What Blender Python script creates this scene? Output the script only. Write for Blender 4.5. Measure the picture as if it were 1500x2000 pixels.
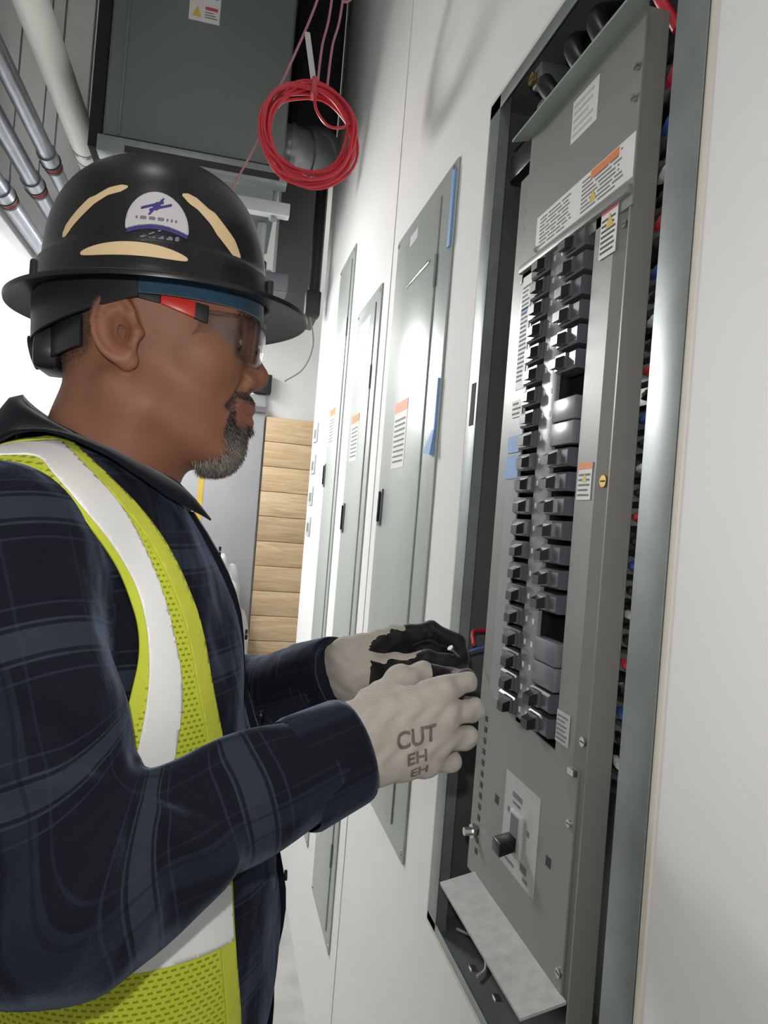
import bpy, bmesh, math, random
import numpy as np
from mathutils import Vector, Matrix
from mathutils.bvhtree import BVHTree
for o in list(bpy.data.objects): bpy.data.objects.remove(o)
SC = bpy.context.scene
COL = SC.collection
rnd = random.Random(7)
NR = np.random.default_rng(11)

# ---------------------------------------------------------------- camera
CAMLOC = Vector((0, 0, 1.45))
def make_camera():
    F = 1390.0
    th = math.atan(325 / F); ro = math.radians(4.6); pt = math.radians(0.46)
    f0 = Vector((math.sin(th), math.cos(th), 0)); r0 = Vector((math.cos(th), -math.sin(th), 0)); z = Vector((0, 0, 1))
    f = f0 * math.cos(pt) + z * math.sin(pt); u0 = z * math.cos(pt) - f0 * math.sin(pt)
    r = r0 * math.cos(ro) + u0 * math.sin(ro); u = u0 * math.cos(ro) - r0 * math.sin(ro)
    cd = bpy.data.cameras.new('camera'); cam = bpy.data.objects.new('camera', cd); COL.objects.link(cam)
    m = Matrix.Identity(4)
    for i in range(3):
        m[i][0] = r[i]; m[i][1] = u[i]; m[i][2] = -f[i]; m[i][3] = CAMLOC[i]
    cam.matrix_world = m
    cd.sensor_fit = 'VERTICAL'; cd.sensor_height = 36.0; cd.lens = 36.0 * F / 2000.0
    cd.clip_start = 0.02; cd.clip_end = 60
    SC.camera = cam
make_camera()

# ---------------------------------------------------------------- world, lights, exposure
W = bpy.data.worlds.new('world'); SC.world = W; W.use_nodes = True
W.node_tree.nodes['Background'].inputs[0].default_value = (0.80, 0.88, 1.0, 1)
W.node_tree.nodes['Background'].inputs[1].default_value = 0.15
SC.view_settings.view_transform = 'Standard'; SC.view_settings.look = 'None'
SC.view_settings.gamma = 1.0; SC.view_settings.use_curve_mapping = False
SC.view_settings.exposure = 0.0
def area(name, loc, rot, sx, sy, power, col):
    l = bpy.data.lights.new(name, 'AREA'); l.shape = 'RECTANGLE'; l.size = sx; l.size_y = sy
    l.energy = power; l.color = col
    o = bpy.data.objects.new(name, l); COL.objects.link(o); o.location = loc; o.rotation_euler = rot
    return o
# added unseen ceiling fill and work light, an end-bay tube, the hung fitting beyond the worker, the phone's own lamp
MAIN_P, CEIL_P, FLASH_P = 50.0, 2.4, 2.45
WORK_P = 17.5; WORK_DIR = Vector((0.50, -0.50, -0.70)).normalized()
area('added_overhead_fill', (-0.35, 0.55, 3.62), (0, 0, 0), 0.14, 0.14, CEIL_P, (1.0, 0.985, 0.96))  # fill light added above the worker, kept small for a crisper shadow
area('added_rear_fill', (-0.35, -1.0, 3.62), (0, 0, 0), 0.10, 1.1, CEIL_P * 1.6, (1.0, 0.985, 0.96))  # fill light added overhead behind the camera, out of view
wl = area('added_work_light_beam', (-0.468, 2.56, 2.085), (0, 0, 0), 0.26, 0.20, WORK_P, (1.0, 0.99, 0.975))  # beam of the added work light, gives the panel highlights
wl.data.specular_factor = 0.6
wl.rotation_euler = WORK_DIR.to_track_quat('-Z', 'Y').to_euler()
area('end_tube_light', (0.9, 3.9, 3.62), (0, 0, 0), 0.10, 1.1, CEIL_P * 2.5, (1.0, 0.99, 0.97))
area('phone_flash', (-0.03, -0.01, 1.52), (math.radians(88), 0, math.radians(-10)), 0.015, 0.015, FLASH_P, (1.0, 0.97, 0.93))

# ---------------------------------------------------------------- helpers
def lin(c):
    return tuple(((v / 255) / 12.92 if v / 255 <= 0.04045 else ((v / 255 + 0.055) / 1.055) ** 2.4) for v in c)
MATS = {}
def mat(name, rgb, rough=0.5, metal=0.0, var=0.08, vscale=6.0, bump=0.0, bscale=80.0, spec=0.5, emit=0.0, sheen=0.0, stretch=None, coat=0.0):
    m = bpy.data.materials.new(name); m.use_nodes = True; MATS[name] = m
    nt = m.node_tree; b = nt.nodes['Principled BSDF']
    c = lin(rgb)
    tc = nt.nodes.new('ShaderNodeTexCoord')
    vec = tc.outputs['Object']
    if stretch:
        mp = nt.nodes.new('ShaderNodeMapping'); mp.inputs['Scale'].default_value = stretch
        nt.links.new(vec, mp.inputs[0]); vec = mp.outputs[0]
    n = nt.nodes.new('ShaderNodeTexNoise'); n.inputs['Scale'].default_value = vscale; n.inputs['Detail'].default_value = 4
    nt.links.new(vec, n.inputs['Vector'])
    r = nt.nodes.new('ShaderNodeValToRGB')
    r.color_ramp.elements[0].position = 0.3; r.color_ramp.elements[1].position = 0.7
    r.color_ramp.elements[0].color = tuple(v * (1 - var) for v in c) + (1,)
    r.color_ramp.elements[1].color = tuple(min(1, v * (1 + var)) for v in c) + (1,)
    nt.links.new(n.outputs[0], r.inputs[0]); nt.links.new(r.outputs[0], b.inputs['Base Color'])
    b.inputs['Roughness'].default_value = rough; b.inputs['Metallic'].default_value = metal
    b.inputs['Specular IOR Level'].default_value = spec
    if coat: b.inputs['Coat Weight'].default_value = coat
    if sheen:
        b.inputs['Sheen Weight'].default_value = sheen; b.inputs['Sheen Roughness'].default_value = 0.4
    if emit:
        b.inputs['Emission Color'].default_value = c + (1,); b.inputs['Emission Strength'].default_value = emit
    if bump:
        n2 = nt.nodes.new('ShaderNodeTexNoise'); n2.inputs['Scale'].default_value = bscale; n2.inputs['Detail'].default_value = 3
        nt.links.new(vec, n2.inputs['Vector'])
        bp = nt.nodes.new('ShaderNodeBump'); bp.inputs['Strength'].default_value = bump; bp.inputs['Distance'].default_value = 0.002
        nt.links.new(n2.outputs[0], bp.inputs['Height']); nt.links.new(bp.outputs[0], b.inputs['Normal'])
    return m

class MB:
    def __init__(s): s.v = []; s.f = []
    def box(s, a, b):
        x0, y0, z0 = (min(a[i], b[i]) for i in range(3)); x1, y1, z1 = (max(a[i], b[i]) for i in range(3))
        n = len(s.v)
        s.v += [(x0, y0, z0), (x1, y0, z0), (x1, y1, z0), (x0, y1, z0), (x0, y0, z1), (x1, y0, z1), (x1, y1, z1), (x0, y1, z1)]
        s.f += [tuple(n + i for i in q) for q in ((0, 3, 2, 1), (4, 5, 6, 7), (0, 1, 5, 4), (1, 2, 6, 5), (2, 3, 7, 6), (3, 0, 4, 7))]
        return s
    def hexa(s, p):   # 8 points, bottom loop then top loop
        n = len(s.v); s.v += [tuple(q) for q in p]
        s.f += [tuple(n + i for i in q) for q in ((0, 3, 2, 1), (4, 5, 6, 7), (0, 1, 5, 4), (1, 2, 6, 5), (2, 3, 7, 6), (3, 0, 4, 7))]
        return s
    def prism(s, poly, axis, a, b):   # 2D polygon extruded along an axis index
        n = len(s.v); k = len(poly)
        for t in (a, b):
            for (p, q) in poly:
                c = [p, q]; c.insert(axis, t); s.v.append(tuple(c))
        s.f.append(tuple(n + i for i in range(k))[::-1]); s.f.append(tuple(n + k + i for i in range(k)))
        for i in range(k):
            j = (i + 1) % k; s.f.append((n + i, n + j, n + k + j, n + k + i))
        return s
    def tube(s, pts, r, seg=10, closed=False):
        P = [Vector(p) for p in pts]; k = len(P); n = len(s.v)
        R = r if isinstance(r, (list, tuple)) else [r] * k
        ups = None
        for i in range(k):
            if closed: t = P[(i + 1) % k] - P[i - 1]
            else: t = P[min(i + 1, k - 1)] - P[max(i - 1, 0)]
            t.normalize()
            if ups is None:
                a = Vector((0, 0, 1)) if abs(t.z) < 0.9 else Vector((1, 0, 0)); ups = (a - t * a.dot(t)).normalized()
            else:
                ups = (ups - t * ups.dot(t)).normalized()
            w = t.cross(ups)
            for j in range(seg):
                an = 2 * math.pi * j / seg
                s.v.append(tuple(P[i] + (ups * math.cos(an) + w * math.sin(an)) * R[i]))
        for i in range(k if closed else k - 1):
            i2 = (i + 1) % k
            for j in range(seg):
                j2 = (j + 1) % seg
                s.f.append((n + i * seg + j, n + i * seg + j2, n + i2 * seg + j2, n + i2 * seg + j))
        if not closed:
            s.f.append(tuple(n + j for j in range(seg))[::-1]); s.f.append(tuple(n + (k - 1) * seg + j for j in range(seg)))
        return s
    def disc(s, c, axis, r, h, seg=14):   # short cylinder
        ax = Vector(axis).normalized(); return s.tube([Vector(c), Vector(c) + ax * h], r, seg)

def mesh_from(name, V, Fc, smooth=False):
    me = bpy.data.meshes.new(name); me.from_pydata([tuple(v) for v in V], [], [tuple(f) for f in Fc]); me.update()
    if smooth: me.polygons.foreach_set('use_smooth', [True] * len(me.polygons))
    return me
def fix_normals(me):
    bm = bmesh.new(); bm.from_mesh(me); bmesh.ops.recalc_face_normals(bm, faces=bm.faces[:]); bm.to_mesh(me); bm.free()
def obj(name, mb, material, parent=None, smooth=False, bevel=0.0, label=None, segs=2):
    me = mesh_from(name, mb.v, mb.f, smooth) if isinstance(mb, MB) else mb
    if isinstance(mb, MB): fix_normals(me)
    if bevel:
        bm = bmesh.new(); bm.from_mesh(me)
        bmesh.ops.bevel(bm, geom=bm.edges[:], offset=bevel, segments=segs, profile=0.5, affect='EDGES', clamp_overlap=True)
        bm.to_mesh(me); bm.free()
        if segs > 1: smooth = True
    if smooth:
        me.polygons.foreach_set('use_smooth', [True] * len(me.polygons))
        try: me.set_sharp_from_angle(angle=math.radians(38))
        except Exception: pass
    o = bpy.data.objects.new(name, me); COL.objects.link(o)
    if material is not None and not me.materials: me.materials.append(MATS[material] if isinstance(material, str) else material)
    if parent is not None: put(o, parent)
    if label: o['label'] = label
    return o
def put(o, parent):     # meshes are written in world coordinates; roots are unrotated
    w = Vector((0, 0, 0)); q = parent
    while q is not None: w += q.location; q = q.parent
    o.parent = parent; o.location = o.location - w
    return o
def tag(o, label, cat, group=None):
    o['label'] = label; o['category'] = cat
    if group: o['group'] = group
    return o
def thing(name, label, cat, loc, group=None):
    o = bpy.data.objects.new(name, None); o.empty_display_size = 0.05; COL.objects.link(o); o.location = loc
    return tag(o, label, cat, group)
def structure(o): o['kind'] = 'structure'; return o
def bez(p, n=16):   # Catmull-Rom through points
    P = [Vector(q) for q in p]; P = [P[0] * 2 - P[1]] + P + [P[-1] * 2 - P[-2]]; out = []
    for i in range(1, len(P) - 2):
        for k in range(n):
            t = k / n
            out.append(0.5 * ((2 * P[i]) + (P[i + 1] - P[i - 1]) * t + (2 * P[i - 1] - 5 * P[i] + 4 * P[i + 1] - P[i + 2]) * t * t + (3 * P[i] - P[i - 1] - 3 * P[i + 1] + P[i + 2]) * t ** 3))
    out.append(P[-2]); return out
# ---------------------------------------------------------------- materials of the place
mat('drywall', (228, 228, 228), 0.75, var=0.02, vscale=3, bump=0.06, bscale=220)
mat('drywall_edge', (214, 207, 196), 0.85, var=0.03)
mat('ceiling_paint', (205, 205, 203), 0.85, var=0.03)
mat('concrete', (174, 173, 169), 0.8, var=0.12, vscale=9, bump=0.2, bscale=60)
mat('panel_paint', (178, 186, 182), 0.30, metal=0.08, var=0.03, vscale=4, spec=0.6)
mat('panel_trim', (176, 184, 181), 0.32, metal=0.08, var=0.03, spec=0.6)
mat('box_steel', (112, 118, 118), 0.42, metal=0.35, var=0.10, vscale=14, bump=0.05, bscale=30)
mat('galv', (146, 154, 153), 0.42, metal=0.5, var=0.10, vscale=22)
mat('cover_grey', (134, 138, 134), 0.42, var=0.03, vscale=3, spec=0.5)
mat('olive_grey', (132, 132, 127), 0.40, var=0.03, vscale=3, spec=0.5)
mat('lip_grey', (178, 182, 180), 0.5, metal=0.1, var=0.12, vscale=70)
mat('lip_green', (152, 166, 158), 0.42, var=0.05)
mat('breaker_face', (92, 94, 101), 0.22, var=0.05, vscale=30, spec=0.7)
mat('breaker_black', (16, 16, 18), 0.35, var=0.1)
mat('filler_grey', (112, 115, 122), 0.30, var=0.03)
mat('strip_grey', (138, 140, 146), 0.28, var=0.04)
mat('paper', (222, 222, 220), 0.55, var=0.03, vscale=20)
mat('paper_dull', (186, 189, 188), 0.6, var=0.08, vscale=60)
mat('print_black', (58, 60, 62), 0.7, var=0.1)
mat('print_grey', (120, 122, 124), 0.7, var=0.1)
mat('orange', (222, 128, 62), 0.55, var=0.03)
mat('yellow', (214, 180, 66), 0.5, var=0.05)
mat('red_print', (196, 78, 84), 0.55, var=0.04)
mat('brass', (206, 170, 92), 0.25, metal=0.9, var=0.08)
mat('screw_steel', (205, 205, 200), 0.22, metal=0.95, var=0.05)
mat('wire_black', (20, 20, 23), 0.38, var=0.1)
mat('wire_red', (204, 52, 64), 0.4, var=0.08)
mat('wire_blue', (52, 84, 160), 0.4, var=0.08)
mat('wire_white', (200, 200, 198), 0.45, var=0.05)
mat('dark_hole', (14, 15, 18), 0.8, var=0.1)
mat('blue_tape', (118, 160, 208), 0.6, var=0.06, vscale=30)
mat('pipe_white', (240, 240, 233), 0.5, var=0.03, bump=0.15, bscale=50)
mat('conduit', (150, 154, 162), 0.38, metal=0.8, var=0.08, vscale=10)
mat('fitting_dark', (54, 50, 52), 0.5, metal=0.4, var=0.15)
mat('unit_green', (106, 114, 111), 0.5, var=0.04, vscale=3)
mat('black_foam', (24, 24, 27), 0.75, var=0.2, vscale=12, bump=0.3)
mat('strut_white', (196, 199, 204), 0.45, metal=0.3, var=0.05)
mat('door_grey', (168, 169, 172), 0.55, var=0.03)
mat('column_grey', (112, 112, 112), 0.7, var=0.06)
mat('bag', (196, 197, 200), 0.4, var=0.05, bump=0.4, bscale=14)
mat('lamp_body', (225, 226, 226), 0.5, var=0.02)
mat('rubber', (32, 32, 35), 0.6, var=0.1)
mat('silver_duct', (126, 130, 131), 0.32, metal=0.85, var=0.12, vscale=18)

def wood_mat():
    m = bpy.data.materials.new('pine'); m.use_nodes = True; MATS['pine'] = m
    nt = m.node_tree; b = nt.nodes['Principled BSDF']; b.inputs['Roughness'].default_value = 0.55
    tc = nt.nodes.new('ShaderNodeTexCoord'); oi = nt.nodes.new('ShaderNodeObjectInfo')
    mp = nt.nodes.new('ShaderNodeMapping'); mp.inputs['Scale'].default_value = (1.2, 1, 14)
    ad = nt.nodes.new('ShaderNodeVectorMath'); ad.operation = 'ADD'
    sc = nt.nodes.new('ShaderNodeVectorMath'); sc.operation = 'SCALE'; sc.inputs[3].default_value = 30
    cx = nt.nodes.new('ShaderNodeCombineXYZ')
    nt.links.new(oi.outputs['Random'], cx.inputs[0]); nt.links.new(oi.outputs['Random'], cx.inputs[2])
    nt.links.new(cx.outputs[0], sc.inputs[0])
    nt.links.new(tc.outputs['Object'], mp.inputs[0]); nt.links.new(mp.outputs[0], ad.inputs[0]); nt.links.new(sc.outputs[0], ad.inputs[1])
    w = nt.nodes.new('ShaderNodeTexNoise'); w.inputs['Scale'].default_value = 3.0; w.inputs['Detail'].default_value = 6; w.inputs['Distortion'].default_value = 1.2
    nt.links.new(ad.outputs[0], w.inputs['Vector'])
    r = nt.nodes.new('ShaderNodeValToRGB')
    r.color_ramp.elements[0].position = 0.3; r.color_ramp.elements[0].color = lin((190, 160, 120)) + (1,)
    r.color_ramp.elements[1].position = 0.7; r.color_ramp.elements[1].color = lin((220, 197, 162)) + (1,)
    nt.links.new(w.outputs[0], r.inputs[0])
    hs = nt.nodes.new('ShaderNodeHueSaturation')
    mr = nt.nodes.new('ShaderNodeMapRange'); mr.inputs['To Min'].default_value = 0.86; mr.inputs['To Max'].default_value = 1.1
    nt.links.new(oi.outputs['Random'], mr.inputs[0]); nt.links.new(mr.outputs[0], hs.inputs['Value'])
    nt.links.new(r.outputs[0], hs.inputs['Color']); nt.links.new(hs.outputs[0], b.inputs['Base Color'])
wood_mat()

# ---------------------------------------------------------------- room shell
XW = 0.362                      # finished face of the panel wall
B0, B1, BZ0, BZ1 = 0.512, 1.034, 0.848, 2.092      # opening for the open panel's box
def build_room():
    m = MB(); t = XW + 0.20
    m.box((XW, -1.6, 0), (t, B0, 3.7)); m.box((XW, B1, 0), (t, 2.96, 3.7))
    m.box((XW, B0, 0), (t, B1, BZ0)); m.box((XW, B0, BZ1), (t, B1, 3.7))
    bm = bmesh.new(); me = mesh_from('wall_right', m.v, m.f); bm.from_mesh(me)
    bmesh.ops.remove_doubles(bm, verts=bm.verts[:], dist=1e-5); bm.to_mesh(me); bm.free()
    structure(obj('wall_right', me, 'drywall'))
    structure(obj('wall_left', MB().box((-1.12, -1.6, 0), (-0.97, 4.6, 3.7)), 'drywall'))
    structure(obj('wall_far', MB().box((-1.12, 4.6, 0), (1.75, 4.72, 3.7)), 'drywall'))
    structure(obj('wall_end', MB().box((1.6, 2.96, 0), (1.75, 4.6, 3.7)), 'drywall'))
    structure(obj('wall_return', MB().box((XW + 0.2, 2.84, 0), (1.75, 2.96, 3.7)), 'drywall'))
    structure(obj('wall_back', MB().box((-1.12, -1.72, 0), (XW + 0.2, -1.6, 3.7)), 'drywall'))
    structure(obj('floor', MB().box((-1.12, -1.72, -0.1), (1.75, 4.72, 0)), 'concrete'))
    structure(obj('ceiling', MB().box((-1.12, -1.72, 3.7), (1.75, 4.72, 3.8)), 'ceiling_paint'))
    # drywall corner bead round the opening, a few mm proud
    e = MB(); d = 0.0015; w = 0.007
    e.box((XW - d, B0 - w, BZ0 - w), (XW, B0, BZ1 + w)); e.box((XW - d, B1, BZ0 - w), (XW, B1 + w, BZ1 + w))
    e.box((XW - d, B0, BZ0 - w), (XW, B1, BZ0)); e.box((XW - d, B0, BZ1), (XW, B1, BZ1 + w))
    structure(obj('trim_1', e, 'drywall_edge'))
    structure(obj('trim_2', MB().box((XW - 0.002, 1.668, 0), (XW, 1.676, 3.7)), 'drywall'))
build_room()

# ---------------------------------------------------------------- lamps
def lamp(name, loc, sx, sy, label, emit, drop=0.0):
    r = thing(name, label, 'lamp', (loc[0], loc[1], loc[2]))
    x, y, z = loc
    obj('housing', MB().prism([(x - sx / 2 - 0.012, z + 0.012), (x + sx / 2 + 0.012, z + 0.012), (x + sx / 2, z + 0.07), (x - sx / 2, z + 0.07)], 1, y - sy / 2 - 0.02, y + sy / 2 + 0.02), 'lamp_body', r)
    obj('diffuser', MB().box((x - sx / 2, y - sy / 2, z), (x + sx / 2, y + sy / 2, z + 0.012)), emit, r)
    if drop:
        for dy in (-sy / 3, sy / 3):
            obj('suspension_rod', MB().tube([(x, y + dy, z + 0.07), (x, y + dy, z + drop)], 0.004, 6), 'conduit', r)
    return r
def build_lamps():
    m = mat('led_main', (255, 255, 253), 0.5, var=0.0, emit=1.0)
    m.node_tree.nodes['Principled BSDF'].inputs['Emission Strength'].default_value = MAIN_P
    mat('led_ceiling', (255, 251, 240), 0.5, var=0.0, emit=3.0)
    lamp('linear_lamp', (-0.52, 3.75, 2.52), 0.16, 1.1, 'white linear lamp hung in the corridor behind the worker, nearest the left wall', 'led_main', drop=1.11)
    lamp('added_square_lamp', (-0.35, 0.55, 3.63), 0.16, 0.16, 'small square ceiling lamp added out of view over the worker as fill light', 'led_ceiling')  # body for the added overhead fill, out of view
    lamp('linear_lamp', (-0.35, -1.0, 3.63), 0.12, 1.2, 'white linear ceiling lamp added out of view at the near end as fill light', 'led_ceiling')  # body for the added rear fill, out of view
    # added tripod work light, unseen behind the worker, for panel highlights and wall light
    r = thing('added_work_light', 'added tripod work light hidden behind the worker, there to light the panels and walls', 'lamp', (-0.49, 2.6, 0.0))
    R = WORK_DIR.to_track_quat('-Z', 'Y').to_matrix()
    def head(cx, cz, w, h, d0, d1):
        m = MB(); c = Vector((-0.49, 2.60, 2.10))
        pts = [c + R @ Vector((x * w, y * h, z)) for z in (d0, d1) for (x, y) in ((-1, -1), (1, -1), (1, 1), (-1, 1))]
        return m.hexa(pts)
    obj('lamp_head', head(0, 0, 0.15, 0.12, 0.03, -0.028), 'lamp_body', r, bevel=0.006)
    obj('diffuser', head(0, 0, 0.13, 0.10, -0.028, -0.034), 'led_ceiling', r)
    obj('mast', MB().tube([(-0.49, 2.62, 0.5), (-0.49, 2.62, 2.02)], 0.014, 10), 'conduit', r, smooth=True)
    for k in range(3):
        a = k * 2.094 + 0.5
        obj('leg', MB().tube([(-0.49, 2.62, 0.75), (-0.49 + 0.40 * math.cos(a), 2.62 + 0.40 * math.sin(a), 0.012)], 0.012, 8), 'rubber', r, smooth=True)
    lamp('linear_lamp', (0.9, 3.9, 3.63), 0.12, 1.2, 'white linear ceiling lamp in the side bay beyond the panels', 'led_ceiling')
build_lamps()

# ---------------------------------------------------------------- label plates (flat print)
def label_plate(parent, name, y0, y1, z0, z1, x, face='paper', lines=0, head=None, headh=0.0, ink='print_grey', icon=None, note=None, ragged=True, colgap=None):
    """paper label lying on a face that looks to -X; print is laid on it"""
    p = obj(name, MB().box((x - 0.0006, y0, z0), (x, y1, z1)), face, parent, label=note)
    if head:
        obj('print_band', MB().box((x - 0.0009, y0, z1 - headh), (x - 0.0006, y1, z1)), head, p)
    if icon:
        iy0, iy1, iz0, iz1 = icon
        obj('warning_symbol', MB().prism([(iy0, iz0), (iy1, iz0), ((iy0 + iy1) / 2, iz1)], 0, x - 0.0010, x - 0.0006), 'yellow', p)
    if lines:
        m = MB(); top = z1 - headh - 0.08 * (z1 - z0); bot = z0 + 0.06 * (z1 - z0); w = (y1 - y0)
        for k in range(lines):
            zz = top - (top - bot) * (k + 0.5) / lines; hh = (top - bot) / lines * 0.2
            e = rnd.uniform(0.0, 0.3) if ragged else 0.03
            segs = [(y1 - 0.07 * w, y0 + (0.07 + e) * w)]
            if colgap: segs = [(y1 - 0.05 * w, y0 + w * (0.55 + e * 0.3)), (y0 + w * 0.47, y0 + w * (0.06 + 0.3 * e))]
            for (a, b) in segs:
                # words
                a0 = a
                while a0 > b:
                    L = rnd.uniform(0.05, 0.16) * w; m.box((x - 0.0009, max(b, a0 - L), zz - hh), (x - 0.0006, a0, zz + hh)); a0 -= L + 0.02 * w
        obj('print_lines', m, ink, p)['kind'] = 'stuff'
    return p
def screw_head(parent, p, r, material='screw_steel'):
    s = obj('screw', MB().disc(p, (-1, 0, 0), r, r * 0.5, 12), material, parent, smooth=True)
    obj('slot', MB().box((p[0] - r * 0.52, p[1] - r * 0.75, p[2] - r * 0.12), (p[0] - r * 0.45, p[1] + r * 0.75, p[2] + r * 0.12)), 'dark_hole', s)
    return s

# ---------------------------------------------------------------- the open panelboard
def build_open_panel():
    P = thing('panelboard', 'open grey breaker panel with its cover off, in front of the gloved hands', 'electrical panel', (XW + 0.07, 0.773, BZ0 + 0.002))
    y0, y1, z0, z1 = B0 + 0.001, B1 - 0.001, BZ0 + 0.001, BZ1 - 0.001
    xb = XW + 0.150; t = 0.002
    bx = obj('enclosure_box', MB().box((xb - t, y0, z0), (xb, y1, z1)).box((XW, y0, z0), (xb, y0 + t, z1)).box((XW, y1 - t, z0), (xb, y1, z1))
             .box((XW, y0, z0), (xb, y1, z0 + t)).box((XW, y0, z1 - t), (xb, y1, z1)), 'box_steel', P)
    fl = 0.040
    for (a, b, c, d) in ((y0, y0 + fl + 0.005, z0, z1), (y1 - fl, y1, z0, z1), (y0, y1, z1 - 0.022, z1), (y0, y1, z0, z0 + 0.012)):
        obj('front_flange', MB().box((XW - 0.003, a, c), (XW - 0.001, b, d)), 'galv', bx, bevel=0.0006)
    # flange return, the small inward fold seen on the far side
    obj('flange_fold', MB().box((XW - 0.001, y1 - fl, z0), (XW + 0.014, y1 - fl + 0.002, z1)), 'galv', bx)
    obj('flange_fold', MB().box((XW - 0.001, y0 + fl + 0.003, z0), (XW + 0.014, y0 + fl + 0.005, z1)), 'galv', bx)
    for zz in (1.175, 1.63):
        obj('flange_slot', MB().box((XW - 0.0036, y1 - 0.032, zz - 0.032), (XW - 0.0029, y1 - 0.014, zz + 0.032)), 'dark_hole', bx)
    XF = XW - 0.004     # face of the dead front
    # upper plate with lips
    obj('upper_cover', MB().box((XF, 0.606, 1.765), (XF + 0.002, 0.861, 1.958)), 'cover_grey', P)
    obj('top_lip', MB().hexa([(XF - 0.024, 0.584, 1.950), (XF, 0.584, 1.957), (XF, 0.869, 1.957), (XF - 0.024, 0.869, 1.950),
                              (XF - 0.024, 0.584, 1.953), (XF, 0.584, 1.960), (XF, 0.869, 1.960), (XF - 0.024, 0.869, 1.953)]), 'lip_green', P)
    obj('cover_fold', MB().box((XF - 0.006, 0.608, 1.776), (XF + 0.001, 0.858, 1.786)), 'cover_grey', P, bevel=0.002)
    # frame left and right of the breakers
    obj('cover_strip', MB().box((XF, 0.818, 1.232), (XF + 0.002, 0.856, 1.776)), 'strip_grey', P)
    obj('cover_strip', MB().box((XF, 0.634, 1.215), (XF + 0.002, 0.672, 1.776)), 'cover_grey', P)
    obj('side_bevel', MB().hexa([(XF, 0.634, 1.00), (XF + 0.007, 0.612, 1.00), (XF + 0.009, 0.612, 1.00), (XF + 0.002, 0.634, 1.00),
                                 (XF, 0.634, 1.776), (XF + 0.007, 0.612, 1.776), (XF + 0.009, 0.612, 1.776), (XF + 0.002, 0.634, 1.776)]), 'olive_grey', P)
    obj('side_return', MB().box((XF + 0.001, 0.6095, 0.985), (XF + 0.027, 0.612, 1.958)), 'olive_grey', P)
    obj('mounting_rail', MB().box((XF + 0.008, 0.860, 0.99), (XF + 0.010, 0.905, 1.92)).box((XF + 0.010, 0.9035, 0.99), (XF + 0.07, 0.905, 1.92)), 'olive_grey', P)
    for k in range(13):
        zz = 1.02 + k * 0.0145
        obj('rail_slot', MB().box((XF + 0.0072, 0.874, zz), (XF + 0.008, 0.882, zz + 0.007)), 'print_black', P)
    # lower plate
    obj('lower_cover', MB().prism([(0.622, 1.006), (0.852, 1.006), (0.852, 1.236), (0.818, 1.236), (0.66, 1.224), (0.622, 1.222)], 0, XF - 0.001, XF + 0.001), 'cover_grey', P)
    obj('bottom_lip', MB().hexa([(XF - 0.046, 0.612, 0.992), (XF, 0.612, 1.004), (XF, 0.858, 1.004), (XF - 0.046, 0.858, 0.992),
                                 (XF - 0.046, 0.612, 0.995), (XF, 0.612, 1.007), (XF, 0.858, 1.007), (XF - 0.046, 0.858, 0.995)]), 'lip_grey', P)
    # labels
    label_plate(P, 'instruction_label', 0.689, 0.746, 1.890, 1.939, XF, lines=5, ink='paper_dull')
    label_plate(P, 'rating_label', 0.608, 0.822, 1.792, 1.836, XF, lines=8, ink='print_grey', colgap=True, head=None)
    obj('orange_band', MB().box((XF - 0.0012, 0.636, 1.826), (XF - 0.0006, 0.690, 1.8345)), 'orange', P)
    obj('warning_symbol', MB().prism([(0.676, 1.800), (0.690, 1.800), (0.683, 1.812)], 0, XF - 0.0012, XF - 0.0006), 'yellow', P)
    label_plate(P, 'warning_label', 0.628, 0.659, 1.728, 1.780, XF - 0.001, lines=7, head='red_print', headh=0.007, ink='print_black', icon=(0.634, 0.650, 1.756, 1.771))
    label_plate(P, 'directory_strip', 0.823, 0.850, 1.625, 1.770, XF - 0.0003, lines=22, ink='print_grey', ragged=True)
    obj('blue_mark', MB().box((XF - 0.0012, 0.824, 1.722), (XF - 0.0009, 0.848, 1.729)), 'blue_tape', P)
    label_plate(P, 'small_tag', 0.822, 0.853, 1.590, 1.612, XF - 0.0008, lines=3)
    obj('blue_tape', MB().box((XF - 0.0014, 0.822, 1.545), (XF - 0.0003, 0.857, 1.566)), 'blue_tape', P)
    obj('blue_tape', MB().box((XF - 0.0014, 0.820, 1.512), (XF - 0.0003, 0.859, 1.541)), 'blue_tape', P)
    label_plate(P, 'warning_label', 0.640, 0.667, 1.484, 1.522, XF - 0.0005, lines=5, head='orange', headh=0.007, ink='print_grey', icon=(0.648, 0.658, 1.502, 1.511))
    label_plate(P, 'warning_label', 0.645, 0.672, 1.236, 1.268, XF - 0.0005, face='paper_dull', lines=6)
    # busbar/breaker bed behind the opening
    obj('bus_cover', MB().box((XF + 0.030, 0.66, 1.19), (XF + 0.034, 0.835, 1.80)), 'dark_hole', P)
    obj('centre_strip', MB().box((XF - 0.001, 0.733, 1.226), (XF + 0.004, 0.771, 1.776)), 'strip_grey', P, bevel=0.001)
    # breakers: 21 positions a side
    def breaker_mesh():
        m = MB(); h = 0.0105
        m.prism([(0.016, -h), (-0.002, -h + 0.0005), (-0.0045, -h + 0.003), (-0.0045, h - 0.003), (-0.002, h - 0.0005), (0.016, h)], 1, 0, 0.045)
        m.box((-0.0070, 0.004, -0.0085), (-0.003, 0.027, 0.0085))
        me = mesh_from('circuit_breaker', m.v, m.f); fix_normals(me); return me
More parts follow.
